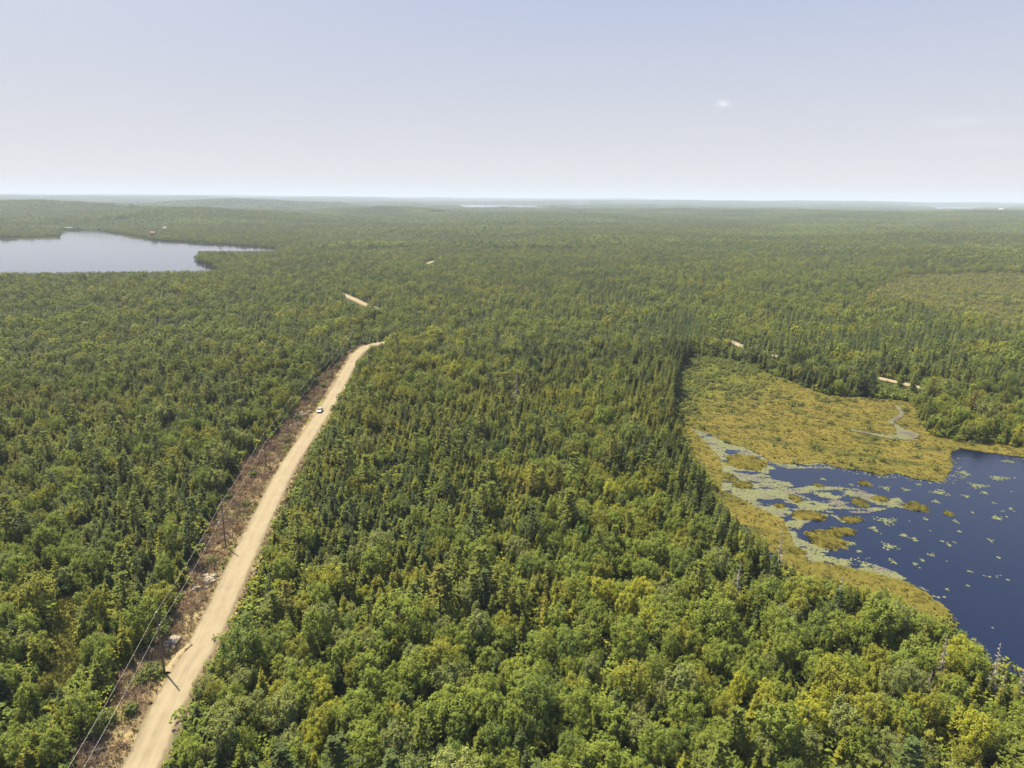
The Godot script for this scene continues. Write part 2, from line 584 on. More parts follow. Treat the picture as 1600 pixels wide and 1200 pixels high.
	mat_poly = pxl([[1072, 666], [1112, 678], [1161, 697], [1206, 721], [1285, 722], [1300, 731], [1240, 731], [1200, 733], [1205, 748], [1250, 756], [1330, 762], [1400, 772], [1415, 788], [1360, 800], [1318, 816], [1296, 803], [1255, 818], [1243, 838], [1270, 850], [1318, 846], [1285, 868], [1340, 872], [1400, 893], [1450, 922], [1416, 912], [1356, 896], [1262, 880], [1236, 855], [1222, 815], [1172, 794], [1126, 772], [1128, 744], [1122, 716], [1095, 690]])
	creek = smooth_line(pxl([[1401, 634], [1409, 648], [1392, 659], [1402, 667], [1418, 681], [1396, 684], [1356, 677], [1330, 672]]), .6)
	glade = pxl([[72, 1078], [70, 985], [88, 930], [120, 930], [134, 980], [132, 1078]])
	keep_open([[72, 1075], [70, 985], [88, 930], [120, 930], [134, 980], [132, 1075]])
	keep_open([[1067, 572], [1084, 557], [1120, 558], [1157, 565], [1195, 580], [1240, 597], [1292, 617], [1340, 620], [1375, 622], [1427, 627], [1432, 644], [1442, 662], [1456, 680], [1500, 689], [1560, 694], [1680, 710], [1900, 900], [1900, 1150], [1640, 1095], [1600, 1062], [1584, 1052], [1540, 1012], [1507, 988], [1490, 965], [1465, 962], [1430, 944], [1375, 924], [1312, 906], [1272, 898], [1236, 884], [1202, 852], [1170, 824], [1142, 800], [1118, 772], [1100, 732], [1076, 698], [1066, 668], [1056, 640], [1052, 610]])
	bog = pxl([[1310, 452], [1380, 428], [1520, 424], [1700, 430], [1780, 570], [1600, 548], [1530, 525], [1460, 492], [1390, 480], [1330, 470]])

func blocked(p: Vector2, tall: float) -> bool:
	# a tree may neither stand on open ground nor hide it
	var q := p * (EYE / (EYE - tall * .9))
	var m := p.lerp(q, .5)
	for o in open_polys:
		if inside(o.box, o.poly, p) or inside(o.box, o.poly, q) or inside(o.box, o.poly, m): return true
	return false

func terrain():
	var st := SurfaceTool.new()
	st.begin(Mesh.PRIMITIVE_TRIANGLES)
	var rings := 170
	var spokes := 360
	for i in rings + 1:
		var r := 0.0 if i == 0 else 30.0 * pow(34000.0 / 30.0, (i - 1.0) / (rings - 1.0))
		for k in spokes + 1:
			var a := TAU * (k % spokes) / spokes
			var x := sin(a) * r
			var z := -cos(a) * r
			var h := hgt(x, z) - .32
			var t := n_patch.get_noise_2d(x * .5, z * .5) * .5 + .5
			var c := Color(.045, .042, .022).lerp(Color(.03, .045, .018), t)
			st.set_color(c)
			st.add_vertex(Vector3(x, h, z))
	var w := spokes + 1
	for i in rings:
		for k in spokes:
			var a := i * w + k
			if i > 0: for e in [a, a + w + 1, a + 1]: st.add_index(e)
			for e in [a, a + w, a + w + 1]: st.add_index(e)
	st.generate_normals()
	tag(part("ground", st.commit(), material(Color.WHITE, .95, true, .1)), "", "", "", "structure")

func water_material(c: Color, rough: float, wave: float, scale: float, spec := .5) -> StandardMaterial3D:
	var m := material(c, rough, false, spec)
	var img := Image.create(256, 256, false, Image.FORMAT_RGB8)
	var n := FastNoiseLite.new()
	n.seed = 77
	n.frequency = .03
	n.fractal_octaves = 4
	var hmap := n.get_seamless_image(256, 256)
	hmap.convert(Image.FORMAT_RGB8)
	hmap.bump_map_to_normal_map(wave)
	img = hmap
	m.normal_enabled = true
	m.normal_texture = ImageTexture.create_from_image(img)
	m.normal_scale = 1.0
	m.uv1_triplanar = true
	m.uv1_world_triplanar = true
	m.uv1_scale = Vector3.ONE * scale
	return m

func waters():
	var lm := water_material(Color(.004, .006, .022), .09, .16, .05, .8)
	tag(part("lake", flat(lake_poly, -.1), lm), "", "", "", "structure")
	var wm := water_material(Color(.003, .006, .022), .07, .9, .12)
	tag(part("pond_water", flat(pond, -.14), wm), "", "", "", "structure")
	for f in far_lakes:
		var ring := PackedVector2Array()
		for i in 36:
			var a := TAU * i / 36.0
			var k := 1.0 + .14 * sin(a * 3.0 + f.c.x * .001) + .08 * sin(a * 5.0)
			ring.append(f.c + (f.d * cos(a) * f.rd + f.d.orthogonal() * sin(a) * f.rw) * k)
		tag(part("distant_lake", flat(ring, f.level - .5), lm), "", "", "", "structure")

# ------------------------------------------------------------------ roads and clearing
func roads():
	var gravel := material(Color.WHITE, .95, true, .2)
	var offs := []
	offs.append(-3.0)
	for i in 17: offs.append(-2.35 + 4.7 * i / 16.0)
	offs.append(3.0)
	var paint := func(along: float, o: float, q: Vector2) -> Color:
		var c := Color(.198, .170, .120)
		var track: float = exp(-pow((absf(o + .05) - .85) / .34, 2.0)) + .6 * exp(-pow((absf(o - .35) - 1.25) / .2, 2.0))
		var k: float = n_fine.get_noise_2d(q.x * 5.0, q.y * 1.6) * .14 + n_patch.get_noise_2d(q.x * 6.0, q.y * 6.0) * .14
		c = c * (1.0 + k)
		c = c.lerp(Color(.226, .196, .143), clampf(track, 0, 1) * .6)
		var verge := smoothstep(1.75, 2.35, absf(o) + .35 * n_fine.get_noise_2d(q.x * 4.0, q.y * 4.0))
		return c.lerp(Color(.112, .094, .064), verge * .8)
	var lift := func(q: Vector2, o: float) -> float: return hgt(q.x, q.y) + (-.30 if absf(o) > 2.6 else .16 - .14 * pow(absf(o) / 2.35, 4.0)) - .025 * exp(-pow((absf(o) - .9) / .3, 2.0))
	tag(part("gravel_road", ribbon(road_line, offs, lift, paint), gravel), "", "", "", "structure")
	for l in road_far: tag(part("gravel_road", ribbon(l, offs, lift, paint), gravel), "", "", "", "structure")
	var offs2 := []
	for i in 9: offs2.append(-2.3 + 4.6 * i / 8.0)
	tag(part("side_road", ribbon(side_line, offs2, func(q, o): return .12 + .06 * (1.0 - pow(o / 2.3, 2.0)), paint), gravel), "", "", "", "structure")
	# cleared strip under the wires: dry grass, bare soil and slash
	var soil := func(q: Vector2) -> Color:
		var a := n_tone.get_noise_2d(q.x * 2.2, q.y * 2.2)
		var b := n_fine.get_noise_2d(q.x * 1.5, q.y * 1.5)
		var c := Color(.158, .124, .072)
		c = c.lerp(Color(.222, .178, .100), smoothstep(-.1, .45, a))
		c = c.lerp(Color(.100, .080, .060), smoothstep(.05, .5, b))
		c = c.lerp(Color(.13, .13, .04), smoothstep(.1, .5, n_tone.get_noise_2d(q.x * 1.2 + 70.0, q.y * 1.2)))
		return c * (1.0 + .25 * n_fine.get_noise_2d(q.x * 9.0, q.y * 9.0))
	var bumps := func(q: Vector2) -> float: return -.06 + .10 * n_fine.get_noise_2d(q.x * 3.0, q.y * 3.0) + .05 * n_fine.get_noise_2d(q.x * 11.0, q.y * 11.0)
	tag(part("cleared_strip_ground", sheet(clearing, .4, bumps, soil), material(Color.WHITE, .95, true, .1)), "", "", "", "structure")
	tag(part("glade_ground", sheet(glade, .5, bumps, func(q): return Color(.115, .115, .03) * (1.0 + .4 * n_fine.get_noise_2d(q.x * 4.0, q.y * 4.0))), material(Color.WHITE, .95, true, .1)), "", "", "", "structure")
	# pale windrow of graded sand along the verge
	var heap := smooth_line(pxl([[262, 1052], [270, 1036], [282, 1022], [298, 1008]]), .3)
	tag(part("sand_windrow", ribbon(heap, [-.7, -.4, 0, .4, .7], func(q, o): return -.05 + .38 * (1.0 - pow(o / .7, 2.0)) + .10 * n_fine.get_noise_2d(q.x * 12.0, q.y * 12.0), func(a, o, q): return Color(.23, .19, .125) * (1.0 + .25 * n_fine.get_noise_2d(q.x * 9.0, q.y * 9.0))), material(Color.WHITE, .95, true, .1)), "", "", "", "structure")
	var bank := smooth_line(pxl([[522, 650], [528, 636], [536, 618], [540, 604]]), .5)
	tag(part("sand_windrow", ribbon(bank, [-.6, 0, .6], func(q, o): return .02 + .2 * (1.0 - pow(o / .6, 2.0)), func(a, o, q): return Color(.24, .19, .115) * (1.0 + .25 * n_fine.get_noise_2d(q.x * 9.0, q.y * 9.0))), material(Color.WHITE, .95, true, .1)), "", "", "", "structure")

func roadside():
	var grass := leaf_material(Color.WHITE, .25)
	var t1 := tuft(9, .55, .5).mesh()
	var list := []
	var b := bounds(clearing)
	while list.size() < 9000:
		var q := b.position + Vector2(rng.randf(), rng.randf()) * b.size
		if q.y > -70.0 or not inside(b, clearing, q): continue
		var d := line_distance_road(q)
		if d < (2.6 if q.y > -200.0 else 3.6): continue
		if n_fine.get_noise_2d(q.x * 1.5, q.y * 1.5) > .28 and rng.randf() < .8: continue
		var g := smoothstep(-.05, .35, n_tone.get_noise_2d(q.x * 1.2 + 70.0, q.y * 1.2)) * (.9 if q.y > -100.0 else .55)
		var c := Color(.225, .185, .095).lerp(Color(.14, .112, .070), rng.randf() * .8).lerp(Color(.105, .125, .03), clampf(g * 1.5, 0, 1) * rng.randf_range(.5, 1.0))
		var s := rng.randf_range(.5, 1.25)
		list.append([Transform3D(Basis(Vector3.UP, rng.randf() * TAU).scaled(Vector3(s, s * rng.randf_range(.5, 1.1), s)), Vector3(q.x, -.1, q.y)), c])
	var o := base("dry_grass")
	tag(o, "dry tan and olive grass on the cleared strip beside the gravel road", "grass", "", "stuff")
	spread("grass", t1, grass, list, o)
	var gl := []
	b = bounds(glade)
	while gl.size() < 2200:
		var q := b.position + Vector2(rng.randf(), rng.randf()) * b.size
		if not inside(b, glade, q): continue
		gl.append([Transform3D(Basis(Vector3.UP, rng.randf() * TAU).scaled(Vector3.ONE * rng.randf_range(.5, 1.0)), Vector3(q.x, -.1, q.y)), Color(.13, .135, .03) * rng.randf_range(.7, 1.25)])
	o = base("glade_grass")
	tag(o, "yellow green grass in a small glade enclosed by young conifers", "grass", "", "stuff")
	spread("grass", t1, grass, gl, o)
	# slash: grey and brown twigs
	var tw := Faces.new()
	for i in 34:
		var p := Vector3(rng.randfn(0, .5), rng.randf_range(0, .35), rng.randfn(0, .5))
		var d := Vector3(rng.randfn(), rng.randf_range(-.1, .9), rng.randfn()).normalized()
		tw.tube(p, p + d * rng.randf_range(.4, 1.1), .028, .008, 3, Color.WHITE * rng.randf_range(.7, 1.2))
	var twigs := tw.mesh()
	var bl := []
	b = bounds(clearing)
	while bl.size() < 900:
		var q := b.position + Vector2(rng.randf(), rng.randf()) * b.size
		if q.y > -70.0 or not inside(b, clearing, q) or line_distance_road(q) < 3.4: continue
		var edge := clampf(line_distance_road(q) / 11.0, 0.0, 1.0)
		if rng.randf() > edge * .9 + n_fine.get_noise_2d(q.x * 1.5, q.y * 1.5): continue
		var c := Color(.20, .15, .125).lerp(Color(.25, .17, .10), rng.randf()) * rng.randf_range(.6, 1.3)
		bl.append([Transform3D(Basis(Vector3.UP, rng.randf() * TAU).scaled(Vector3.ONE * rng.randf_range(.6, 1.5)), Vector3(q.x, -.1, q.y)), c])
	o = base("dead_brush")
	tag(o, "grey brown dead brush and slash under the power line", "brush", "", "stuff")
	spread("twigs", twigs, material(Color.WHITE, .95, true, .1), bl, o)

	# boulders
	var stones := [boulder(.5), boulder(.7), boulder(.6)]
	var pale := material(Color(.23, .21, .18), .9, true, .2)
	var grey := material(Color(.16, .155, .15), .9, true, .2)
	var singles := [[275, 1000, .95, 0, "big pale cream boulder resting against a grey one by the cleared strip"], [268, 1006, 1.0, 1, "big rounded grey boulder resting against a pale cream one"], [272, 1012, .5, 0, "small flat pale stone in front of the big grey boulder"]]
	for s in singles:
		var w := px(s[0], s[1])
		var r := part("boulder", stones[s[3]], pale if s[3] == 0 else grey)
		r.position = Vector3(w.x, .1 * s[2], w.z)
		r.scale = Vector3.ONE * s[2]
		r.rotation.y = rng.randf() * TAU
		tag(r, s[4], "boulder", "boulders on the cleared strip")
	for h in [[324, 905, 3.0, 22, "stone in the heap beside a pole with road shadow", .3, .62], [470, 648, 5.0, 34, "stone in the wide heap near the silver car", .3, .75], [456, 668, 3.0, 14, "stone at the foot of a pole in the brush", .3, .6], [352, 815, 3.0, 14, "stone strewn in slash at the forest edge", .25, .5], [430, 690, 4.0, 10, "stone among dead brush near the bend of the tree line", .25, .5], [478, 626, 4.0, 10, "stone on the verge beyond the silver car", .3, .65]]:
		var w := px(h[0], h[1])
		for i in h[3]:
			var at := Vector3(w.x + rng.randfn(0, h[2] * .3), 0, w.z + rng.randfn(0, h[2] * .62))
			if line_distance_road(Vector2(at.x, at.z)) < 2.9: continue
			var k := rng.randf_range(h[5], h[6])
			var light := rng.randf() < .7
			var r := part("stone", stones[i % 3], pale if light else grey)
			r.position = Vector3(at.x, k * .12 - .05, at.z)
			r.scale = Vector3(k, k * rng.randf_range(.7, 1.0), k * rng.randf_range(.7, 1.2))
			r.rotation.y = rng.randf() * TAU
			tag(r, ("large " if k > lerpf(h[5], h[6], .6) else "small ") + ("pale " if light else "grey ") + h[4], "stone", h[4].replace("stone ", "stones "))
	# fallen logs
	var log_mat := material(Color(.26, .22, .175), .9, true, .2)
	for l in [[128, 1180, 175, 1168, .17, "long pale fallen log lying among grass at the clearing edge"], [140, 1190, 160, 1170, .10, "thin bleached log crossing beside the long pale log"], [218, 1026, 247, 1012, .10, "grey fallen trunk in slash behind the boulders and pole"], [214, 1020, 240, 1004, .07, "thin grey branch fallen alongside a grey trunk"], [196, 1075, 206, 1094, .08, "short silvery log lying across brown brush"], [498, 577, 506, 575, .2, "bleached log at the forest edge near the end of the straight"]]:
		var p := px(l[0], l[1])
		var q := px(l[2], l[3])
		var f := Faces.new()
		var d := q - p
		f.tube(Vector3(0, .12, 0), d * .5 + Vector3(.1, .18, 0), l[4], l[4] * .85, 7, Color.WHITE)
		f.tube(d * .5 + Vector3(.1, .18, 0), d + Vector3(0, .22, 0), l[4] * .85, l[4] * .5, 7, Color.WHITE, true)
		for i in 5:
			var s := d * rng.randf_range(.3, .95) + Vector3(0, .2, 0)
			f.tube(s, s + Vector3(rng.randfn(), rng.randf(), rng.randfn()).normalized() * .7, l[4] * .3, .01, 3, Color.WHITE * .9)
		var o2 := part("fallen_log", f.mesh(), log_mat)
		o2.position = p
		tag(o2, l[5], "log", "fallen logs on the cleared strip")
	# green shrubs
	var sh := [broadleaf(1.5, 1.1, 12, 26, .16), broadleaf(1.3, 1.2, 12, 26, .16)]
	var shm := [sh[0].mesh(), sh[1].mesh()]
	var stems := Faces.new()
	for i in 6:
		var a := i * 1.05
		stems.tube(Vector3(0, -.1, 0), Vector3(cos(a) * .7, 1.0, sin(a) * .7), .03, .01, 4, Color.WHITE)
	var stem_mesh := stems.mesh()
	var green := leaf_material(Color(.085, .115, .03))
	var bark := material(Color(.12, .09, .06), .95, true, .1)
	for s in [[261, 980, 1.0, "dark green shrub beside the utility pole above the boulders"], [257, 993, 1.0, "low spreading green shrub at the boulders"], [238, 1055, 1.2, "broad olive shrub between the sand windrow and brown brush"], [222, 1066, .8, "small green shrub in brown brush by the windrow"], [340, 905, .8, "green shrub next to the pale stone heap"], [330, 880, .9, "green shrub at the forest side of the stone heap"], [358, 780, .8, "green shrub in dead brush along the tree line"], [395, 745, .9, "olive shrub on tan grass near a pole"], [448, 690, .9, "olive shrub on the verge before the stone heap"], [385, 790, .8, "small olive shrub on the road verge"], [505, 605, 1.0, "green shrub on the verge beyond the silver car"], [515, 590, 1.0, "green shrub by a pole near the bend"], [528, 575, 1.0, "green shrub at the narrow end of the cleared strip"], [465, 655, 1.0, "green shrub between stone heaps"], [150, 1150, 1.2, "olive shrub beside the fallen pale log"], [170, 1130, 1.1, "green shrub above the fallen pale log"], [205, 1115, .9, "olive shrub on the grassy verge of the road"]]:
		var w := px(s[0], s[1])
		if line_distance_road(Vector2(w.x, w.z)) < 3.0: continue
		var o3 := base("shrub", Vector3(w.x, -.05, w.z), rng.randf() * TAU)
		o3.scale = Vector3.ONE * s[2]
		tag(o3, s[3], "shrub", "shrubs on the cleared strip")
		part("foliage", shm[rng.randi() % 2], green, o3)
		part("stems", stem_mesh, bark, o3)

func line_distance_road(q: Vector2) -> float:
	var best := 1e9
	for i in range(0, road_line.size(), 2):
		best = minf(best, road_line[i].distance_squared_to(q))
	return sqrt(best)

# ------------------------------------------------------------------ wetland
func sedge_colour(q: Vector2) -> Color:
	var a := n_patch.get_noise_2d(q.x * 2.2, q.y * 2.2)
	var b := n_tone.get_noise_2d(q.x * 1.6 + 90.0, q.y * 2.4)
	var w := to_px(Vector3(q.x, 0, q.y))
	var green := clampf(smoothstep(690.0, 570.0, w.y + (w.x - 1080.0) * .35) + a * .5, 0, 1)
	var c := Color(.100, .091, .022).lerp(Color(.122, .098, .027), smoothstep(-.2, .4, a))
	c = c.lerp(Color(.088, .108, .021), green * .95)
	c = c.lerp(Color(.062, .064, .019), smoothstep(.1, .5, b))
	return c

func wetland():
	var wet := material(Color.WHITE, .95, true, .15)
	var lumps := func(q: Vector2) -> float: return -.05 + .12 * n_fine.get_noise_2d(q.x * 2.0, q.y * 2.0) + .06 * n_fine.get_noise_2d(q.x * 8.0, q.y * 8.0)
	var under := func(q: Vector2) -> Color: return sedge_colour(q) * (.95 + .3 * n_fine.get_noise_2d(q.x * 6.0, q.y * 6.0))
	tag(part("marsh_ground", sheet(marsh, .6, lumps, under), wet), "", "", "", "structure")
	for p in sedge_polys:
		tag(part("marsh_margin_ground", sheet(p, .5, lumps, under), wet), "", "", "", "structure")
	# sedge on it
	var blades := leaf_material(Color.WHITE, .3)
	var t := [tuft(18, .15, .8).mesh(), tuft(18, .12, .95).mesh()]
	var lists := [[], []]
	var cb := bounds(creek).grow(6.0)
	for poly in [marsh] + sedge_polys:
		var b := bounds(poly)
		var step := .52
		var y := b.position.y
		while y < b.end.y:
			var x := b.position.x
			while x < b.end.x:
				var q := Vector2(x, y) + Vector2(rng.randf(), rng.randf()) * step
				x += step
				if not inside(b, poly, q) or q.x > 200.0: continue
				if n_fine.get_noise_2d(q.x * 2.0, q.y * 2.0) < -.33: continue
				if cb.has_point(q) and line_distance(creek, q) < creek_half(q): continue
				var s := rng.randf_range(.6, 1.15) * (1.0 + .5 * n_fine.get_noise_2d(q.x * 1.3 + 30.0, q.y * 1.3))
				lists[rng.randi() % 2].append([Transform3D(Basis(Vector3.UP, rng.randf() * TAU).scaled(Vector3(s, s * rng.randf_range(.6, 1.1), s)), Vector3(q.x, -.08, q.y)), sedge_colour(q) * rng.randf_range(.86, 1.15)])
			y += step
	var o := base("sedge_grass")
	tag(o, "golden brown and olive sedge covering the marsh around the pond", "sedge", "", "stuff")
	for i in 2: spread("sedge", t[i], blades, lists[i], o)
	# low bushes in the greener half of the marsh
	var bush := broadleaf(.9, .75, 8, 16, .16).mesh()
	var bushes := []
	var mb := bounds(marsh)
	while bushes.size() < 800:
		var q := mb.position + Vector2(rng.randf(), rng.randf()) * mb.size
		if q.x > 190.0 or not inside(mb, marsh, q): continue
		var w := to_px(Vector3(q.x, 0, q.y))
		var g := smoothstep(690.0, 570.0, w.y + (w.x - 1080.0) * .4) + .06
		if rng.randf() > g * (.5 + n_tone.get_noise_2d(q.x, q.y)): continue
		bushes.append([Transform3D(Basis(Vector3.UP, rng.randf() * TAU).scaled(Vector3.ONE * rng.randf_range(.5, 1.3)), Vector3(q.x, -.1, q.y)), Color(.13, .15, .035).lerp(Color(.09, .12, .035), rng.randf())])
	o = base("marsh_shrubbery")
	tag(o, "low olive bushes dotted over the greener end of the marsh", "bushes", "", "stuff")
	spread("foliage", bush, leaf_material(Color.WHITE, .3), bushes, o)
	# creek covered with floating leaves
	var half := []
	for i in 9: half.append(-1.0 + .25 * i)
	var st := SurfaceTool.new()
	st.begin(Mesh.PRIMITIVE_TRIANGLES)
	for i in creek.size():
		var d := (creek[min(i + 1, creek.size() - 1)] - creek[max(i - 1, 0)]).normalized()
		for k in half:
			var q: Vector2 = creek[i] + Vector2(-d.y, d.x) * k * creek_half(creek[i]) * (1.0 + .5 * n_fine.get_noise_2d(i * 2.0, signf(k) * 30.0))
			st.set_color(Color(.084, .090, .040).lerp(Color(.066, .058, .054), smoothstep(0.0, .4, n_fine.get_noise_2d(q.x, q.y))) * (1.0 + .3 * n_fine.get_noise_2d(q.x * 7.0, q.y * 7.0)))
			st.add_vertex(Vector3(q.x, .13, q.y))
	for i in creek.size() - 1:
		for k in 8:
			var a := i * 9 + k
			for e in [a, a + 1, a + 9, a + 1, a + 10, a + 9]: st.add_index(e)
	st.generate_normals()
	tag(part("marsh_creek_water", st.commit(), material(Color.WHITE, .6, true, .4)), "", "", "", "structure")
	# floating leaves: the closed mat as one mass, free patches one by one
	var disc := Faces.new()
	for i in 7:
		var a0 := TAU * i / 7.0
		var a1 := TAU * (i + 1) / 7.0
		disc.tri(Vector3(0, .012, 0), Vector3(cos(a1), 0, sin(a1)), Vector3(cos(a0), 0, sin(a0)), Color.WHITE)
	var pad_mesh := disc.mesh()
	var pads := []
	var b2 := bounds(mat_poly)
	for i in 120000:
		var q := b2.position + Vector2(rng.randf(), rng.randf()) * b2.size
		if not inside(b2, mat_poly, q): continue
		var w := to_px(Vector3(q.x, 0, q.y))
		var open := smoothstep(1180.0, 1330.0, w.x) * smoothstep(870.0, 800.0, w.y)
		var k := n_patch.get_noise_2d(q.x * 5.0, q.y * 9.0) + .5 * n_fine.get_noise_2d(q.x * 1.2, q.y * 2.6)
		if smoothstep(-.40, -.02, k - open * .36) < rng.randf(): continue
		var s := rng.randf_range(.10, .28)
		pads.append([Transform3D(Basis(Vector3.UP, rng.randf() * TAU).scaled(Vector3(s, 1, s * rng.randf_range(.7, 1.0))), Vector3(q.x, -.125 + rng.randf() * .02, q.y)), Color(.108, .118, .050).lerp(Color(.088, .082, .070), clampf(n_tone.get_noise_2d(q.x * 3.0, q.y * 3.0) * 1.6, 0, 1)) * rng.randf_range(.72, 1.15)])
	# a thin scatter along the marsh edge and over the near open water
	for i in 9000:
		var q := px(rng.randf_range(1200, 1640), rng.randf_range(715, 1000))
		var w := Vector2(q.x, q.z)
		var e := line_distance(marsh, w)
		var k := n_patch.get_noise_2d(w.x * 4.0 + 40.0, w.y * 7.0)
		if e < 2.6 + k * 3.0 or (k > .5 and rng.randf() < .35):
			var s := rng.randf_range(.12, .32)
			pads.append([Transform3D(Basis.from_scale(Vector3(s, 1, s)), Vector3(w.x, -.125 + rng.randf() * .01, w.y)), Color(.118, .13, .058) * rng.randf_range(.7, 1.1)])
	o = base("floating_leaves")
	tag(o, "pale green mat of floating lily leaves along the marsh and pond margin", "lily pads", "", "stuff")
	spread("leaves", pad_mesh, material(Color.WHITE, .45, true, .4), pads, o)
	var pale := material(Color(.138, .150, .066), .45, true, .4)
	var i2 := 0
	for s in [[1261, 688 + 37, 9, 5, ""], [1389, 853, 26, 12, "largest pale patch of lily pads alone on open water"], [1367, 827, 14, 12, "patch of lily pads with ragged gaps on open water"], [1385, 813, 40, 14, "long loose patch of lily pads off the leaf mat"], [1412, 835, 16, 8, "patch of lily pads beside the long loose one"], [1430, 843, 12, 9, ""], [1455, 866, 13, 6, ""], [1430, 881, 11, 8, ""], [1394, 876, 12, 9, ""], [1441, 874, 7, 5, ""], [1514, 892, 14, 5, "small oval lily patch alone far out on dark water"], [1558, 809, 20, 8, "ragged lily patch on open water off the far bank"], [1547, 843, 10, 6, ""], [1493, 814, 10, 7, ""], [1469, 769, 33, 9, "bright flat patch of lily pads off the marsh point"], [1462, 783, 14, 5, ""], [1510, 774, 14, 5, ""], [1538, 770, 14, 5, ""], [1528, 758, 32, 8, "long thin lily patch near the far bank"], [1506, 738, 22, 6, ""], [1560, 746, 40, 7, ""], [1575, 720, 22, 4, ""], [1580, 795, 9, 6, ""], [1445, 810, 9, 5, ""], [1327, 848, 18, 10, ""], [1342, 861, 14, 6, ""], [1286, 748, 12, 5, ""], [1385, 762, 20, 7, ""], [1415, 764, 14, 6, ""], [1555, 786, 7, 4, ""], [1500, 830, 6, 4, ""], [1512, 914, 6, 3, ""], [1484, 851, 7, 4, ""], [1560, 870, 5, 4, ""], [1480, 920, 5, 3, ""], [1575, 905, 5, 3, ""], [1405, 790, 22, 7, ""], [1436, 756, 12, 4, ""], [1473, 845, 6, 4, ""], [1520, 800, 6, 3, ""]]:
		var c := px(s[0], s[1])
		var e := px(s[0] + s[2], s[1])
		var g := px(s[0], s[1] - s[3])
		var rx := c.distance_to(e) * .5
		var rz := c.distance_to(g) * .5
		var f := Faces.new()
		for k in int(clampf(rx * rz * 15.0, 9, 90)):
			var a := rng.randf() * TAU
			var rr := pow(rng.randf(), .62) * (.75 + .35 * sin(a * 3.0 + s[0]))
			var at := Vector3(cos(a) * rx * rr, rng.randf() * .03, sin(a) * rz * rr)
			f.add(disc, at, rng.randf() * TAU, Vector3(rng.randf_range(.13, .30), 1, rng.randf_range(.13, .26)), Color(1, 1, 1).lerp(Color(.75, .85, .6), rng.randf()) * rng.randf_range(.6, 1.2))
		var o4 := base("lily_pad_patch", Vector3(c.x, -.125, c.z))
		tag(part("pads", f.mesh(), pale, o4), "", "", "", "stuff")
		i2 += 1
		tag(o4, s[4] if s[4] != "" else "small pale patch of lily pads floating on the dark blue pond", "lily pads", "lily pad patches on the pond")
	# sedge islands
	var tf := tuft(12, .4, .8)
	var mound_mat := material(Color.WHITE, .95, true, .1)
	for s in [[1166, 722, 66, 22, "long golden sedge island inside the floating leaf mat"], [1243, 779, 18, 12, "small round sedge island in the leaf mat"], [1264, 805, 55, 14, "flat golden sedge island between two tongues of open water"], [1290, 842, 60, 26, "broad golden sedge island ringed by leaf mat"], [1315, 830, 46, 12, "narrow golden sedge island behind the broad one"], [1432, 791, 36, 13, "golden sedge island alone at the edge of open water"], [1483, 802, 14, 7, "tiny dark green sedge island alone on open water"], [1344, 785, 24, 12, "olive sedge island at the outer side of the leaf mat"], [1376, 779, 28, 9, "low sedge island near the outer tip of the leaf mat"], [1352, 755, 20, 7, "small sedge island close under the marsh edge"], [1279, 758, 14, 6, "tiny sedge tussock in the loose leaf mat"], [1160, 757, 34, 12, "olive sedge island near the dark spruces"], [1140, 745, 20, 14, "small sedge island at the spruce side of the leaf mat"], [1331, 811, 40, 8, "thin sedge island along open water"], [1218, 790, 20, 8, "low sedge tussock at the inner leaf mat"], [1246, 861, 26, 10, "dark green sedge tussock near the shore margin"]]:
		var c := px(s[0], s[1])
		var rx: float = c.distance_to(px(s[0] + s[2], s[1])) * .5
		var rz: float = c.distance_to(px(s[0], s[1] - s[3])) * .5
		var o5 := base("sedge_island", Vector3(c.x, -.13, c.z))
		tag(o5, s[4], "island", "sedge islands in the pond")
		var f := Faces.new()
		var cc := sedge_colour(Vector2(c.x, c.z)) * .8
		var rings := []
		for k in 20:
			var a := TAU * k / 20.0
			var rr := 1.0 + .6 * n_fine.get_noise_2d(cos(a) * 9.0 + c.x * 5.0, sin(a) * 9.0)
			rings.append(Vector3(cos(a) * rx * rr, 0, sin(a) * rz * rr))
		for k in 20:
			var p0: Vector3 = rings[k]
			var p1: Vector3 = rings[(k + 1) % 20]
			var up := Vector3(0, .2, 0)
			f.quad(p0 * .75 + up, p1 * .75 + up, p1, p0, cc * rng.randf_range(.8, 1.2))
			f.tri(up * 1.3, p1 * .75 + up, p0 * .75 + up, cc * rng.randf_range(.8, 1.2))
		part("mound", f.mesh(), mound_mat, o5)
		var gf := Faces.new()
		for k in int(clampf(rx * rz * 9.0, 14, 160)):
			var a := rng.randf() * TAU
			var rr := sqrt(rng.randf())
			var col := sedge_colour(Vector2(c.x, c.z)).lerp(Color(.15, .16, .04), .35 if s[4].contains("olive") or s[4].contains("dark") else .05) * rng.randf_range(.8, 1.3)
			gf.add(tf, Vector3(cos(a) * rx * rr * .95, .1, sin(a) * rz * rr * .95), rng.randf() * TAU, Vector3.ONE * rng.randf_range(.6, 1.1), col)
		tag(part("sedge", gf.mesh(), blades, o5), "", "", "", "stuff")

func creek_half(q: Vector2) -> float:
	var w := to_px(Vector3(q.x, 0, q.y))
	return .75 + 2.6 * exp(-pow((w.y - 679.0) / 7.0, 2.0)) * exp(-pow((w.x - 1412.0) / 30.0, 2.0))

# ------------------------------------------------------------------ forest
const LEAF_TONES := [Color(.205, .220, .022), Color(.156, .166, .022), Color(.126, .164, .026), Color(.084, .122, .025), Color(.132, .158, .048)]
const LEAF_WORDS := ["lime green", "yellow olive", "fresh green", "deep green", "grey green"]
const NEEDLE_TONES := [Color(.138, .146, .016), Color(.090, .112, .018), Color(.047, .070, .020), Color(.120, .115, .020)]
const NEEDLE_WORDS := ["olive green", "dark green", "blackish green", "brownish olive"]

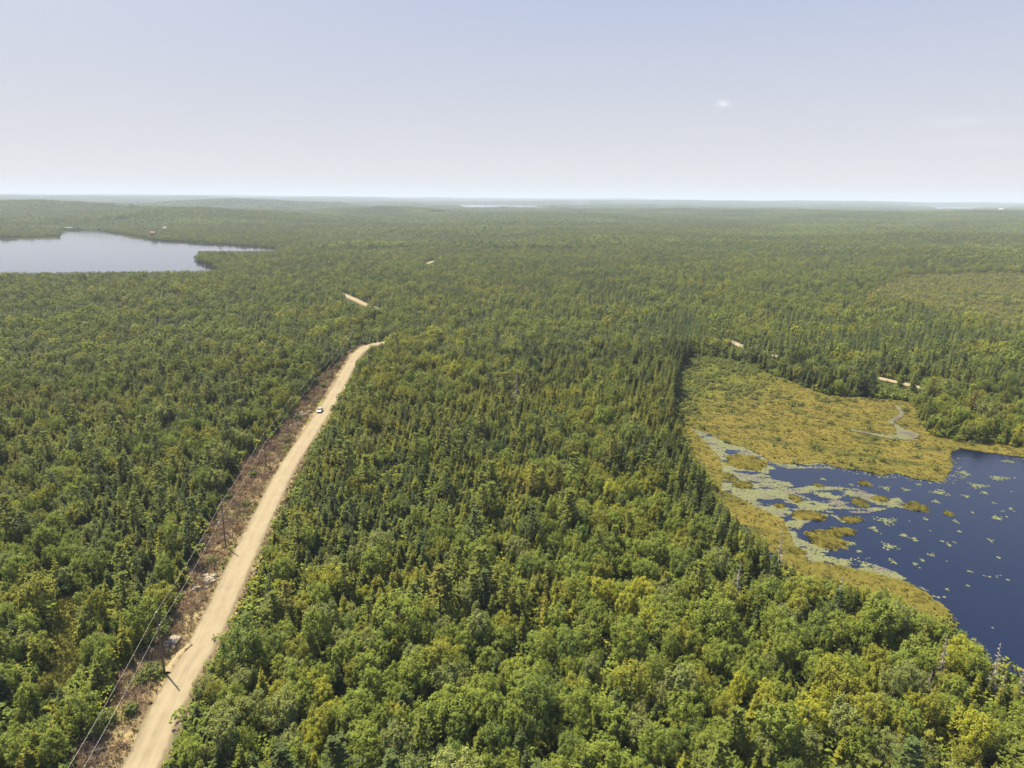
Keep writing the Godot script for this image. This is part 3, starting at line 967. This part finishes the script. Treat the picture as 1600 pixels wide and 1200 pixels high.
func blob(w: Vector3, x: float, y: float, rx: float, ry: float) -> float:
	return exp(-pow((w.x - x) / rx, 2.0) - pow((w.y - y) / ry, 2.0))

# how the photograph's stand looks at a place: share of conifers, height factor, spire share, yellowness
func stand(q: Vector2) -> Dictionary:
	var w := to_px(Vector3(q.x, 0, q.y))
	var r := q.length()
	var con := (.54 if r < 330.0 else .48) + (.6 if r < 330.0 else .95) * n_patch.get_noise_2d(q.x * (1.0 if r < 700.0 else .45), q.y * (1.0 if r < 700.0 else .45)) + .25 * n_tone.get_noise_2d(q.x, q.y)
	con += .45 * blob(w, 600, 850, 210, 150) + .35 * blob(w, 230, 800, 130, 170) + .25 * blob(w, 700, 690, 200, 90)
	con -= .40 * blob(w, 760, 1130, 620, 120) + .45 * blob(w, 690, 580, 130, 40) + .35 * blob(w, 1150, 1000, 200, 110)
	con -= .30 * blob(w, 720, 990, 90, 60)
	con += .40 * blob(w, 930, 460, 140, 45) + .35 * blob(w, 1350, 560, 330, 40)
	var edge := blob(w, 1040, 660, 45, 90) + blob(w, 1100, 790, 60, 70) + blob(w, 1190, 870, 70, 50) + blob(w, 1060, 570, 50, 50)
	con += .7 * edge + .35 * blob(w, 1330, 950, 110, 60)
	var tall := 1.0 + .55 * clampf(edge, 0, 1) + .25 * clampf(blob(w, 1350, 560, 400, 50), 0, 1) + .3 * blob(w, 1340, 960, 120, 50)
	tall *= 1.0 + .25 * n_tone.get_noise_2d(q.x + 300.0, q.y)
	var yellow := .24 + .75 * n_patch.get_noise_2d(q.x + 500.0, q.y) + .3 * blob(w, 690, 575, 140, 45) + .25 * blob(w, 1200, 1150, 400, 80)
	return {"con": clampf(con, .04, .96), "tall": tall, "yellow": clampf(yellow, 0, 1), "spire": clampf(edge + blob(w, 1350, 560, 400, 60), 0, 1)}

func in_view(q: Vector2) -> bool:
	return absf(atan2(q.x, -q.y)) < .66 or (absf(q.x) < absf(q.y) * .74 + 16.0 and q.y < 0.0)

func forest():
	var bark := material(Color(.16, .13, .10), .95, true, .1)
	var needle_bark := material(Color(.12, .09, .07), .95, true, .1)
	var snag_mat := material(Color(.34, .30, .28), .95, true, .1)
	var white_leaf := leaf_material(Color.WHITE)
	var white_needle := leaf_material(Color.WHITE, .3)
	# prototypes: crowns and wood, near and farther
	var near_b := []
	for i in 7:
		var h: float = [8.0, 8.5, 7.5, 9.0, 8.0, 7.0, 8.5][i]
		var w: float = [2.5, 2.9, 2.2, 3.1, 2.7, 2.6, 2.1][i]
		near_b.append({"crown": broadleaf(h, w, 58, 46, .155, 1.6 if i % 2 == 0 else .7, 1.2), "wood": broadleaf_wood(h, w), "h": h})
	var near_c := []
	for i in 7:
		var h: float = [6.8, 6.2, 7.2, 6.0, 6.6, 10.5, 11.0][i]
		var w: float = [1.8, 2.0, 1.6, 2.1, 1.85, 2.1, 1.9][i]
		near_c.append({"crown": spruce(h, w, .34 if i < 5 else .42, 0, .85 if i < 5 else .7, 0.0 if i < 5 else .12), "wood": spruce_wood(h), "h": h})
	near_c.append({"crown": pine(11.0, 2.8), "wood": spruce_wood(11.0), "h": 11.0})
	var mid_b := []
	var mid_c := []
	for i in 5:
		mid_b.append(broadleaf(8.0, 2.6, 18, 16, .36))
		mid_c.append(spruce(6.6, 1.85, .62, 1))
	mid_c.append(spruce(10.5, 2.0, .85, 1, .75, .1))
	mid_c.append(spruce(11.0, 1.8, .9, 1, .75, .1))
	# where they stand
	var near := []
	var mids := {"b": [[], [], [], [], []], "c": [[], [], [], [], [], [], []]}
	var cell := 1.68
	var near_r := 330.0
	for j in int(near_r / cell):
		for i in range(-int(near_r / cell), int(near_r / cell)):
			var q := Vector2(i + rng.randf(), -j - rng.randf()) * cell
			var r := q.length()
			if r > near_r or r < 58.0 or not in_view(q): continue
			var s := stand(q)
			var is_c: bool = rng.randf() < s.con
			if rng.randf() > (.80 if is_c else .36): continue
			near.append(choose(q, is_c, s))
	cell = 2.45
	var reach := 1750.0
	for j in int(reach / cell):
		for i in range(-int(reach / cell), int(reach / cell)):
			var q := Vector2(i + rng.randf(), -j - rng.randf()) * cell
			var r := q.length()
			if r <= near_r or r > reach or absf(atan2(q.x, -q.y)) > .66: continue
			if r > 1000.0:
				var a := atan2(q.x, -q.y)
				if a > -.27: continue
				if rng.randf() < .3: continue
			var s := stand(q)
			var is_c: bool = rng.randf() < s.con
			if rng.randf() > (.85 if is_c else .55): continue
			var e := choose(q, is_c, s)
			if e.is_empty(): continue
			if r > 330.0 and bog_share(q) > rng.randf():
				e.k *= rng.randf_range(.2, .42)
				e.fat *= 1.9
				e.tone = Color(.195, .200, .042) * rng.randf_range(.8, 1.1)
			var which: int
			if is_c: which = (5 + rng.randi() % 2) if e.v >= 5 else rng.randi() % 5
			else: which = rng.randi() % 5
			var stretch: float = e.k
			var bs := Basis(Vector3.UP, rng.randf() * TAU).scaled(Vector3(stretch * e.fat, stretch, stretch * e.fat))
			mids["c" if is_c else "b"][which].append([Transform3D(bs, Vector3(q.x, hgt(q.x, q.y) - .25, q.y)), e.tone])
	near = near.filter(func(e): return not e.is_empty())
	# the largest in the picture become trees of their own
	for e in near:
		var top := to_px(Vector3(e.q.x, e.h, e.q.y))
		var foot := to_px(Vector3(e.q.x, e.h * .45, e.q.y))
		var seen: bool = top.x > 6 and top.x < 1594 and foot.y < 1195
		e["score"] = (e.h / top.z) if seen else 0.0
	near.sort_custom(func(a, b): return a.score > b.score)
	var counts := {"b": 0, "c": 0}
	var tone_mats := {}
	for i in LEAF_TONES.size(): tone_mats["b%d" % i] = leaf_material(LEAF_TONES[i])
	for i in NEEDLE_TONES.size(): tone_mats["c%d" % i] = leaf_material(NEEDLE_TONES[i], .3)
	var meshes := {}
	for i in near_b.size(): meshes["b%d" % i] = [near_b[i].crown.mesh(), near_b[i].wood.mesh()]
	for i in near_c.size(): meshes["c%d" % i] = [near_c[i].crown.mesh(), near_c[i].wood.mesh()]
	var rest := {}
	var grid := {}
	for e in near:
		var key := Vector2i((e.q / 6.0).floor())
		if not grid.has(key): grid[key] = []
		grid[key].append(e)
	for e in near:
		var kind: String = "c" if e.is_c else "b"
		var id := "%s%d" % [kind, e.v]
		var size := Vector3(e.k * e.fat, e.k, e.k * e.fat)
		var turn := rng.randf() * TAU
		if e.score > 0.0 and counts[kind] < 300:
			counts[kind] += 1
			var o := base("spruce_tree" if e.is_c and e.v < 7 else ("pine_tree" if e.is_c else "broadleaf_tree"), Vector3(e.q.x, -.25, e.q.y), turn)
			o.scale = size
			part("trunk", meshes[id][1], needle_bark if e.is_c else bark, o)
			part("crown", meshes[id][0], tone_mats["%s%d" % [kind, e.t]], o)
			tag(o, tree_label(e, grid), "tree", ("conifers" if e.is_c else "broadleaf trees") + " of the forest below the camera")
		else:
			if not rest.has(id): rest[id] = []
			rest[id].append([Transform3D(Basis(Vector3.UP, turn).scaled(size), Vector3(e.q.x, -.25, e.q.y)), e.tone])
	print("near ", near.size(), " individual ", counts)
	var conifers := base("conifer_forest")
	tag(conifers, "dense mass of young dark conifers reaching back from the road and pond", "forest", "", "stuff")
	var leafy := base("broadleaf_forest")
	tag(leafy, "mass of lighter green broadleaf crowns mixed through the conifers", "forest", "", "stuff")
	for id in rest:
		var c: bool = id.begins_with("c")
		var p: Dictionary = near_c[int(id.substr(1))] if c else near_b[int(id.substr(1))]
		var m: ArrayMesh = p.crown.mesh(null, white_needle if c else white_leaf)
		p.wood.mesh(m, material(Color(.14, .11, .085), .95, false, .1))
		spread("crowns", m, null, rest[id], conifers if c else leafy)
	var total := 0
	for i in 5:
		spread("crowns", mid_b[i].mesh(), white_leaf, mids.b[i], leafy)
		total += mids.b[i].size()
	for i in 7:
		if mids.c[i].size(): spread("crowns", mid_c[i].mesh(), white_needle, mids.c[i], conifers)
		total += mids.c[i].size()
	print("mid ", total)
	distant_forest(white_leaf)
	# undergrowth in the gaps
	var low := [broadleaf(1.9, 1.25, 9, 14, .26).mesh(), broadleaf(1.5, 1.4, 9, 14, .26).mesh()]
	var under := [[], []]
	for j in 170:
		for i in range(-130, 131):
			var q := Vector2(i + rng.randf(), -j - rng.randf()) * 2.1
			if q.length() > (355.0 if q.x > 90.0 else 270.0) or q.length() < 55.0 or not in_view(q): continue
			var bad := false
			for o in open_polys:
				if not o.low and (inside(o.box, o.poly, q) or inside(o.box, o.poly, q * 1.02)): bad = true
			if bad or road_gap(q) < 3.4: continue
			var k := rng.randf_range(.6, 1.3)
			for o in open_polys:
				if o.low and (inside(o.box, o.poly, q) or inside(o.box, o.poly, q * 1.015)): k *= .4
			under[rng.randi() % 2].append([Transform3D(Basis(Vector3.UP, rng.randf() * TAU).scaled(Vector3(k, k, k)), Vector3(q.x, -.3, q.y)), LEAF_TONES[[1, 2, 2, 3][rng.randi() % 4]] * rng.randf_range(.7, 1.05)])
	var ug := base("undergrowth")
	tag(ug, "green undergrowth filling gaps between the trees", "undergrowth", "", "stuff")
	for i in 2: spread("leaves", low[i], white_leaf, under[i], ug)
	# dead trees
	var sn := [snag(9.0).mesh(), snag(10.5).mesh()]
	for s in [[1305, 985, 1.0, "grey dead tree with bare twigs standing between two dark spruces by the pond"], [1465, 1075, .9, "pinkish grey dead tree leaning near the pond shore"], [1447, 1095, .6, "short grey dead tree beside the leaning one"], [1545, 1095, .95, "tall grey dead tree with twiggy crown at the pond end of the forest"], [1560, 1110, .7, "smaller grey dead tree under the tall twiggy one"], [1590, 1100, .7, "bare grey tree close to the water at the end of the shore"], [1216, 890, 1.0, "bleached dead tree in the dark spruces at the leaf mat"], [1147, 965, 1.1, "bleached bare trunk among broadleaf crowns"], [1118, 880, .9, "dry brown grey snag in the spruce edge of the marsh"], [692, 1170, .5, "small dead grey tree among lime green crowns"], [1620, 640, 1.0, "grey snag beside the side road"], [293, 545, 1.3, "lone bare trunk above the young forest"], [806, 640, 1.3, "lone bare trunk in broadleaf forest beyond the spruce stand"]]:
		var w := px(s[0], s[1])
		var o := base("dead_tree", Vector3(w.x, -.2, w.z), rng.randf() * TAU)
		o.scale = Vector3.ONE * s[2]
		tag(o, s[3], "tree", "dead trees")
		part("trunk", sn[rng.randi() % 2], snag_mat, o)

func bog_share(q: Vector2) -> float:
	if not Geometry2D.is_point_in_polygon(q, bog): return 0.0
	return smoothstep(0.0, 30.0, edge_distance(bog, q)) * .985

func choose(q: Vector2, is_c: bool, s: Dictionary) -> Dictionary:
	var v: int
	var k: float
	var fat := rng.randf_range(.85, 1.15)
	var t: int
	var native: float
	if is_c:
		v = rng.randi() % 5
		native = 7.0
		k = rng.randf_range(.42, 1.0) * s.tall
		if rng.randf() < s.spire * .75:
			v = 5 + rng.randi() % 2
			native = 10.7
			k = rng.randf_range(.45, .95) * lerpf(1.0, s.tall, .4)
		elif rng.randf() < .035:
			v = 7
			native = 11.0
			k = rng.randf_range(.7, 1.1)
		var p: float = rng.randf() + .5 * n_tone.get_noise_2d(q.x - 200.0, q.y) + .55 * n_patch.get_noise_2d(q.x * .5 - 200.0, q.y * .5) + .12 * s.yellow
		if q.length() > 300.0: p -= .30
		t = 2 if p < .26 else (1 if p < .68 else (0 if p < 1.12 else 3))
		if v >= 5 and t == 0: t = 1
	else:
		v = rng.randi() % 7
		native = 8.0
		k = rng.randf_range(.36, .82) * lerpf(1.0, s.tall, .5)
		if rng.randf() < .09: k *= 1.4
		var p: float = rng.randf() * .62 + s.yellow * .55 + .04
		t = 3 if p < .20 else (2 if p < .56 else (4 if p < .64 else (1 if p < .80 else 0)))
	var d := road_gap(q)
	var shows := q.y > -352.0
	if d < (3.6 if shows else 2.7): return {}
	if d < 8.0 and shows: k *= .66
	var h := native * k
	if blocked(q, h * .92):
		# shorter growth may still fit at an edge
		k *= .5
		h *= .5
		if blocked(q, h * .92): return {}
	var tone: Color = (NEEDLE_TONES[t] if is_c else LEAF_TONES[t])
	var b := rng.randf_range(.76, 1.24)
	return {"q": q, "is_c": is_c, "v": v, "k": k, "fat": fat, "t": t, "h": h, "tone": Color(tone.r * b * rng.randf_range(.94, 1.08), tone.g * b, tone.b * b)}

func road_gap(q: Vector2) -> float:
	var best := 1e9
	for line in [[road_line, 4], [side_line, 3], [road_far[0], 4], [road_far[1], 4]]:
		if line[0] == side_line and q.x < 70.0: continue
		if line[0] == road_line and (q.x > 20.0 or q.x < -280.0): continue
		for i in range(0, line[0].size(), 4):
			best = minf(best, line[0][i].distance_squared_to(q))
	return sqrt(best)

func tree_label(e: Dictionary, grid: Dictionary) -> String:
	var w := to_px(Vector3(e.q.x, 0, e.q.y))
	var size := ""
	var kind := ""
	if e.is_c:
		size = "tall" if e.h > 8.5 else ("medium" if e.h > 6.2 else ("young" if e.h > 4.6 else "little"))
		kind = "layered pine" if e.v == 7 else ("spire spruce" if e.v >= 5 else ("bushy spruce" if e.fat > 1.02 else "slender spruce"))
	else:
		size = "tall" if e.h > 8.2 else ("medium" if e.h > 6.4 else ("young" if e.h > 4.8 else "low"))
		kind = "wide broadleaf" if e.fat > 1.05 else ("upright broadleaf" if e.fat < .94 else "round broadleaf")
	var tone: String = NEEDLE_WORDS[e.t] if e.is_c else LEAF_WORDS[e.t]
	# what grows next to it
	var key := Vector2i((e.q / 6.0).floor())
	var by := []
	for dx in [-1, 0, 1]:
		for dy in [-1, 0, 1]:
			for o in grid.get(key + Vector2i(dx, dy), []):
				var d: float = o.q.distance_squared_to(e.q)
				if d > .0001: by.append([d, (NEEDLE_WORDS[o.t] + " spruce") if o.is_c else (LEAF_WORDS[o.t] + " broadleaf")])
	by.sort_custom(func(a, b): return a[0] < b[0])
	var place := "in forest interior"
	var gap := road_gap(e.q)
	if gap < 12.0: place = "beside gravel road"
	elif e.q.x < -58.0: place = "beyond power line"
	elif w.x > 1150 and w.y < 1010: place = "near the pond"
	elif w.x > 1400: place = "above pond shore"
	if by.size() < 2: return "%s %s %s standing clear of its neighbours %s" % [size, tone, kind, place]
	return "%s %s %s between %s and %s %s" % [size, tone, kind, by[0][1], by[1][1], place]

func distant_forest(mat: Material):
	# stands of trees in square patches, coarser with distance
	var c_sets := []
	for v in 6:
		var f := Faces.new()
		var share: float = [.25, .5, .7, .82, .92, .97][v]
		var tb := [broadleaf(8.0, 2.9, 8, 8, .8), broadleaf(8.5, 2.6, 8, 8, .75)]
		var tc := [spruce(7.5, 1.7, 1.4, 1), spruce(10.0, 1.6, 1.7, 1, .75)]
		for i in 9:
			for j in 9:
				var is_c := rng.randf() < share
				if not is_c and rng.randf() < .3: continue
				var tone: Color = NEEDLE_TONES[[1, 2, 2][rng.randi() % 3]] if is_c else LEAF_TONES[[1, 2, 3, 3, 3][rng.randi() % 5]]
				var k := rng.randf_range(.7, 1.25)
				f.add(tc[rng.randi() % 2] if is_c else tb[rng.randi() % 2], Vector3((i + rng.randf()) * 3.6 - 16.2, -.3, (j + rng.randf()) * 3.6 - 16.2), rng.randf() * TAU, Vector3(k, k, k), tone * rng.randf_range(.85, 1.15))
		c_sets.append(f.mesh())
	var d_sets := []
	for v in 4:
		var f := Faces.new()
		var share: float = [.6, .78, .9, .97][v]
		var tb := broadleaf(9.0, 4.2, 6, 4, 2.0)
		var tc := spruce(10.0, 2.6, 2.6, 1)
		for i in 22:
			for j in 22:
				var is_c := rng.randf() < share
				var tone: Color = NEEDLE_TONES[[1, 2, 2][rng.randi() % 3]] if is_c else LEAF_TONES[[2, 3, 3][rng.randi() % 3]]
				var k := rng.randf_range(.7, 1.25)
				f.add(tc if is_c else tb, Vector3((i + rng.randf()) * 7.0 - 77.0, -.5, (j + rng.randf()) * 7.0 - 77.0), rng.randf() * TAU, Vector3(k, k, k), tone * rng.randf_range(.85, 1.15))
		d_sets.append(f.mesh())
	var lists := [[], [], [], [], [], []]
	var far := [[], [], [], []]
	var cell := 31.0
	for j in int(3700.0 / cell):
		for i in range(-120, 121):
			var q := Vector2(i + rng.randf_range(-.08, .08), -j + rng.randf_range(-.08, .08)) * cell
			var r := q.length()
			var a := atan2(q.x, -q.y)
			if r < (1735.0 if a < -.28 else 985.0) or r > 3700.0 or absf(a) > .66: continue
			place_patch(q, lists, 6)
	cell = 145.0
	for j in int(16500.0 / cell):
		for i in range(-115, 116):
			var q := Vector2(i + rng.randf_range(-.1, .1), -j + rng.randf_range(-.1, .1)) * cell
			var r := q.length()
			if r < 3640.0 or r > 16500.0 or absf(atan2(q.x, -q.y)) > .66: continue
			place_patch(q, far, 4)
	var o := base("distant_forest")
	tag(o, "hazy blue green forest stretching over low hills to the horizon", "forest", "", "stuff")
	for i in 6: spread("stands", c_sets[i], mat, lists[i], o)
	for i in 4: spread("stands", d_sets[i], mat, far[i], o)

func place_patch(q: Vector2, lists: Array, n: int):
	if blocked(q, 9.0): return
	if Geometry2D.is_point_in_polygon(q, lake_poly): return
	for f in far_lakes:
		if lake_k(f, q) < 1.0: return
		# low shores, so that the water shows over the trees
		var over: float = EYE - hgt(q.x, q.y) - 8.0
		if over > 1.0 and q.length() < f.c.length() and lake_k(f, q * ((EYE - f.level) / over)) < .85: return
	var h := hgt(q.x, q.y)
	var e := 20.0 if n == 6 else 80.0
	var up := Vector3(hgt(q.x - e, q.y) - hgt(q.x + e, q.y), 2.0 * e, hgt(q.x, q.y - e) - hgt(q.x, q.y + e)).normalized()
	var side := up.cross(Vector3.FORWARD).normalized()
	var b := Basis(side, up, side.cross(up)) * Basis(Vector3.UP, (rng.randi() % 4) * PI * .5 + rng.randf_range(-.06, .06))
	var t := clampf(.54 + 1.0 * n_mid.get_noise_2d(q.x * .8 + 2000.0, q.y * 1.3) + .35 * n_patch.get_noise_2d(q.x * .4, q.y * .4), 0.0, .999)
	var tint := Color.WHITE * (1.0 + .3 * n_mid.get_noise_2d(q.x, q.y * 1.5 + 5000.0))
	lists[int(t * n)].append([Transform3D(b, Vector3(q.x, h, q.y)), tint])

# ------------------------------------------------------------------ power line
func power_line():
	var wood := material(Color(.17, .125, .09), .9, true, .2)
	var metal := material(Color(.45, .45, .46), .5, true, .5)
	var feet := [[172, 1232, 10.4], [257, 1051, 10.4], [353, 855, 10.0], [416, 730, 9.4], [457, 667, 9.2], [492, 621, 9.0], [520, 593, 9.0], [539, 561, 9.0], [552, 538, 9.0]]
	var words := ["brown utility pole standing at the start of the cleared strip", "brown utility pole standing just above the boulders", "brown utility pole casting its shadow onto the road by the stone heap", "brown utility pole on tan grass before the road rises", "brown utility pole at the foot of the wide stone heap", "brown utility pole on bare soil beyond the silver car", "brown utility pole on the verge where the strip narrows", "brown utility pole near the bend of the gravel road", "brown utility pole in trees past the bend"]
	var tops := []
	var lows := []
	for i in feet.size():
		var w := px(feet[i][0], feet[i][1])
		if i == 0: w = px(feet[1][0], feet[1][1]) * 2.0 - px(feet[2][0], feet[2][1])
		var h: float = feet[i][2]
		var o := base("utility_pole", Vector3(w.x, -.2, w.z), .15)
		tag(o, words[i], "utility pole", "utility poles along the gravel road")
		var f := Faces.new()
		f.tube(Vector3.ZERO, Vector3(0, h, 0), .17, .11, 10, Color.WHITE, true)
		part("shaft", f.mesh(), wood, o)
		var g := Faces.new()
		g.tube(Vector3(0, h, 0), Vector3(0, h + .28, 0), .06, .08, 8, Color.WHITE, true)
		g.tube(Vector3(0, h + .1, 0), Vector3(0, h + .16, 0), .11, .11, 8, Color.WHITE, true)
		part("insulator", g.mesh(), metal, o)
		var k := Faces.new()
		k.box(Vector3(.10, h - 2.15, -.05), Vector3(.26, h - 1.95, .05), Color.WHITE)
		part("bracket", k.mesh(), metal, o)
		tops.append(Vector3(w.x, h + .08, w.z))
		lows.append(Vector3(w.x + .22, h - 2.25, w.z))
	var wire_mat := material(Color(.42, .42, .42), .5, true, .5)
	for s in [[tops, "upper grey wire strung over the tops of the utility poles"], [lows, "lower grey wire strung along the sides of the utility poles"]]:
		var f := Faces.new()
		var line: Array = s[0]
		for i in line.size() - 1:
			var a: Vector3 = line[i]
			var b: Vector3 = line[i + 1]
			for k in 12:
				var t0 := k / 12.0
				var t1 := (k + 1) / 12.0
				f.tube(a.lerp(b, t0) - Vector3(0, 2.6 * t0 * (1.0 - t0), 0), a.lerp(b, t1) - Vector3(0, 2.6 * t1 * (1.0 - t1), 0), .011, .011, 4, Color.WHITE)
		tag(part("utility_wire", f.mesh(), wire_mat), s[1], "wire", "power line wires")

# ------------------------------------------------------------------ car
func car():
	var at := px(500, 644)
	var near_i := 0
	for i in road_line.size():
		if road_line[i].distance_to(Vector2(at.x, at.z)) < road_line[near_i].distance_to(Vector2(at.x, at.z)): near_i = i
	var d := road_line[near_i - 3] - road_line[near_i + 3]
	var o := base("parked_car", Vector3(at.x, .14, at.z), atan2(d.x, d.y))
	o.name = "car"
	o.scale = Vector3.ONE * .88
	tag(o, "silver white car driving on the gravel road between stone heaps and forest", "car")
	var paint := material(Color(.22, .225, .235), .25, true, .6)
	paint.clearcoat_enabled = true
	var glass := material(Color(.02, .025, .03), .06, true, .6)
	var rubber := material(Color(.03, .03, .03), .85, true, .2)
	var steel := material(Color(.5, .5, .52), .35, true, .6)
	# side profile (z forward), lofted over the width
	var prof := [[-2.15, .45, .80], [-2.2, .70, .86], [-2.12, .95, .86], [-1.3, 1.02, .86], [.75, .98, .87], [1.6, .88, .84], [2.05, .74, .80], [2.18, .52, .74], [2.05, .30, .74], [-2.05, .30, .78]]
	part("body", loft(prof).mesh(), paint, o)
	var cab := [[-1.95, .96, .78], [-1.55, 1.40, .66], [-1.2, 1.47, .64], [.0, 1.48, .64], [.25, 1.43, .64], [1.05, .96, .78]]
	part("windows", loft(cab).mesh(), glass, o)
	var roof := [[-1.5, 1.43, .64], [-1.2, 1.50, .63], [.0, 1.51, .63], [.2, 1.46, .64], [-.6, 1.42, .65]]
	part("roof", loft(roof).mesh(), paint, o)
	for x in [-.8, .8]:
		for z in [-1.35, 1.35]:
			var wh := Node3D.new()
			wh.name = "wheel"
			o.add_child(wh, true)
			wh.position = Vector3(x, .32, z)
			var f := Faces.new()
			f.tube(Vector3(-.1, 0, 0), Vector3(.1, 0, 0), .32, .32, 16, Color.WHITE, true)
			f.tube(Vector3(.1, 0, 0), Vector3(-.1, 0, 0), .32, .32, 16, Color.WHITE, true)
			part("tyre", f.mesh(), rubber, wh)
			var g := Faces.new()
			g.tube(Vector3(-.11, 0, 0), Vector3(.11, 0, 0), .2, .2, 12, Color.WHITE, true)
			g.tube(Vector3(.11, 0, 0), Vector3(-.11, 0, 0), .2, .2, 12, Color.WHITE, true)
			part("rim", g.mesh(), steel, wh)
	for x in [-.58, .58]:
		var f := Faces.new()
		f.box(Vector3(x - .17, .62, 2.0), Vector3(x + .17, .76, 2.14), Color.WHITE)
		part("headlight", f.mesh(), material(Color(.8, .8, .8), .1, true, .6), o)

func loft(prof: Array) -> Faces:
	var f := Faces.new()
	var n := prof.size()
	var mid := Vector3.ZERO
	for p in prof: mid += Vector3(0, p[1], p[0]) / n
	for i in n:
		var a = prof[i]
		var b = prof[(i + 1) % n]
		var al := Vector3(-a[2], a[1], a[0])
		var ar := Vector3(a[2], a[1], a[0])
		var bl := Vector3(-b[2], b[1], b[0])
		var br := Vector3(b[2], b[1], b[0])
		f.quad(al, ar, br, bl, Color.WHITE)
		f.tri(Vector3(-prof[0][2], mid.y, mid.z), al, bl, Color.WHITE)
		f.tri(Vector3(prof[0][2], mid.y, mid.z), br, ar, Color.WHITE)
	return f

# ------------------------------------------------------------------ houses at the lake
func far_houses():
	for s in [[240, 371.5, 8.0, 8.0, 8.0, Color(.20, .14, .11), Color(.16, .11, .09), "reddish brown lake house standing at the far shore", 0.2], [259, 361, 10.0, 8.0, 5.0, Color(.28, .22, .19), Color(.26, .18, .15), "house with a pinkish roof up the wooded slope behind the lake", -.3], [108, 359.5, 16.0, 6.0, 3.5, Color(.5, .48, .44), Color(.30, .29, .28), "long pale boathouse at the end of the lake cove", 0.1], [1563, 333, 40.0, 18.0, 14.0, Color(.75, .75, .74), Color(.6, .6, .6), "distant white building alone in hazy forest", .3]]:
		var w := px(s[0], s[1])
		var y := hgt(w.x, w.z)
		var o := base("house", Vector3(w.x, y, w.z), s[8])
		tag(o, s[7], "house", "far houses")
		var f := Faces.new()
		var a: float = s[2] * .5
		var b: float = s[3] * .5
		var h: float = s[4]
		f.box(Vector3(-a, -1.0, -b), Vector3(a, h, b), Color.WHITE)
		part("wall", f.mesh(), material(s[5], .9, true, .2), o)
		var g := Faces.new()
		var up := h + b * .8
		g.quad(Vector3(-a - .4, h + .01, b + .5), Vector3(-a - .4, up, 0), Vector3(a + .4, up, 0), Vector3(a + .4, h + .01, b + .5), Color.WHITE)
		g.quad(Vector3(a + .4, h + .01, -b - .5), Vector3(a + .4, up, 0), Vector3(-a - .4, up, 0), Vector3(-a - .4, h + .01, -b - .5), Color.WHITE)
		g.tri(Vector3(-a, h, -b), Vector3(-a, up - .1, 0), Vector3(-a, h, b), Color.WHITE)
		g.tri(Vector3(a, h, b), Vector3(a, up - .1, 0), Vector3(a, h, -b), Color.WHITE)
		part("roof", g.mesh(), material(s[6], .8, true, .2), o)
		for i in 3:
			var k := Faces.new()
			k.box(Vector3(-a * .6 + a * .6 * i - .7, h * .4, b - .02), Vector3(-a * .6 + a * .6 * i + .7, h * .75, b + .06), Color.WHITE)
			part("window", k.mesh(), material(Color(.05, .06, .07), .15, true, .5), o)
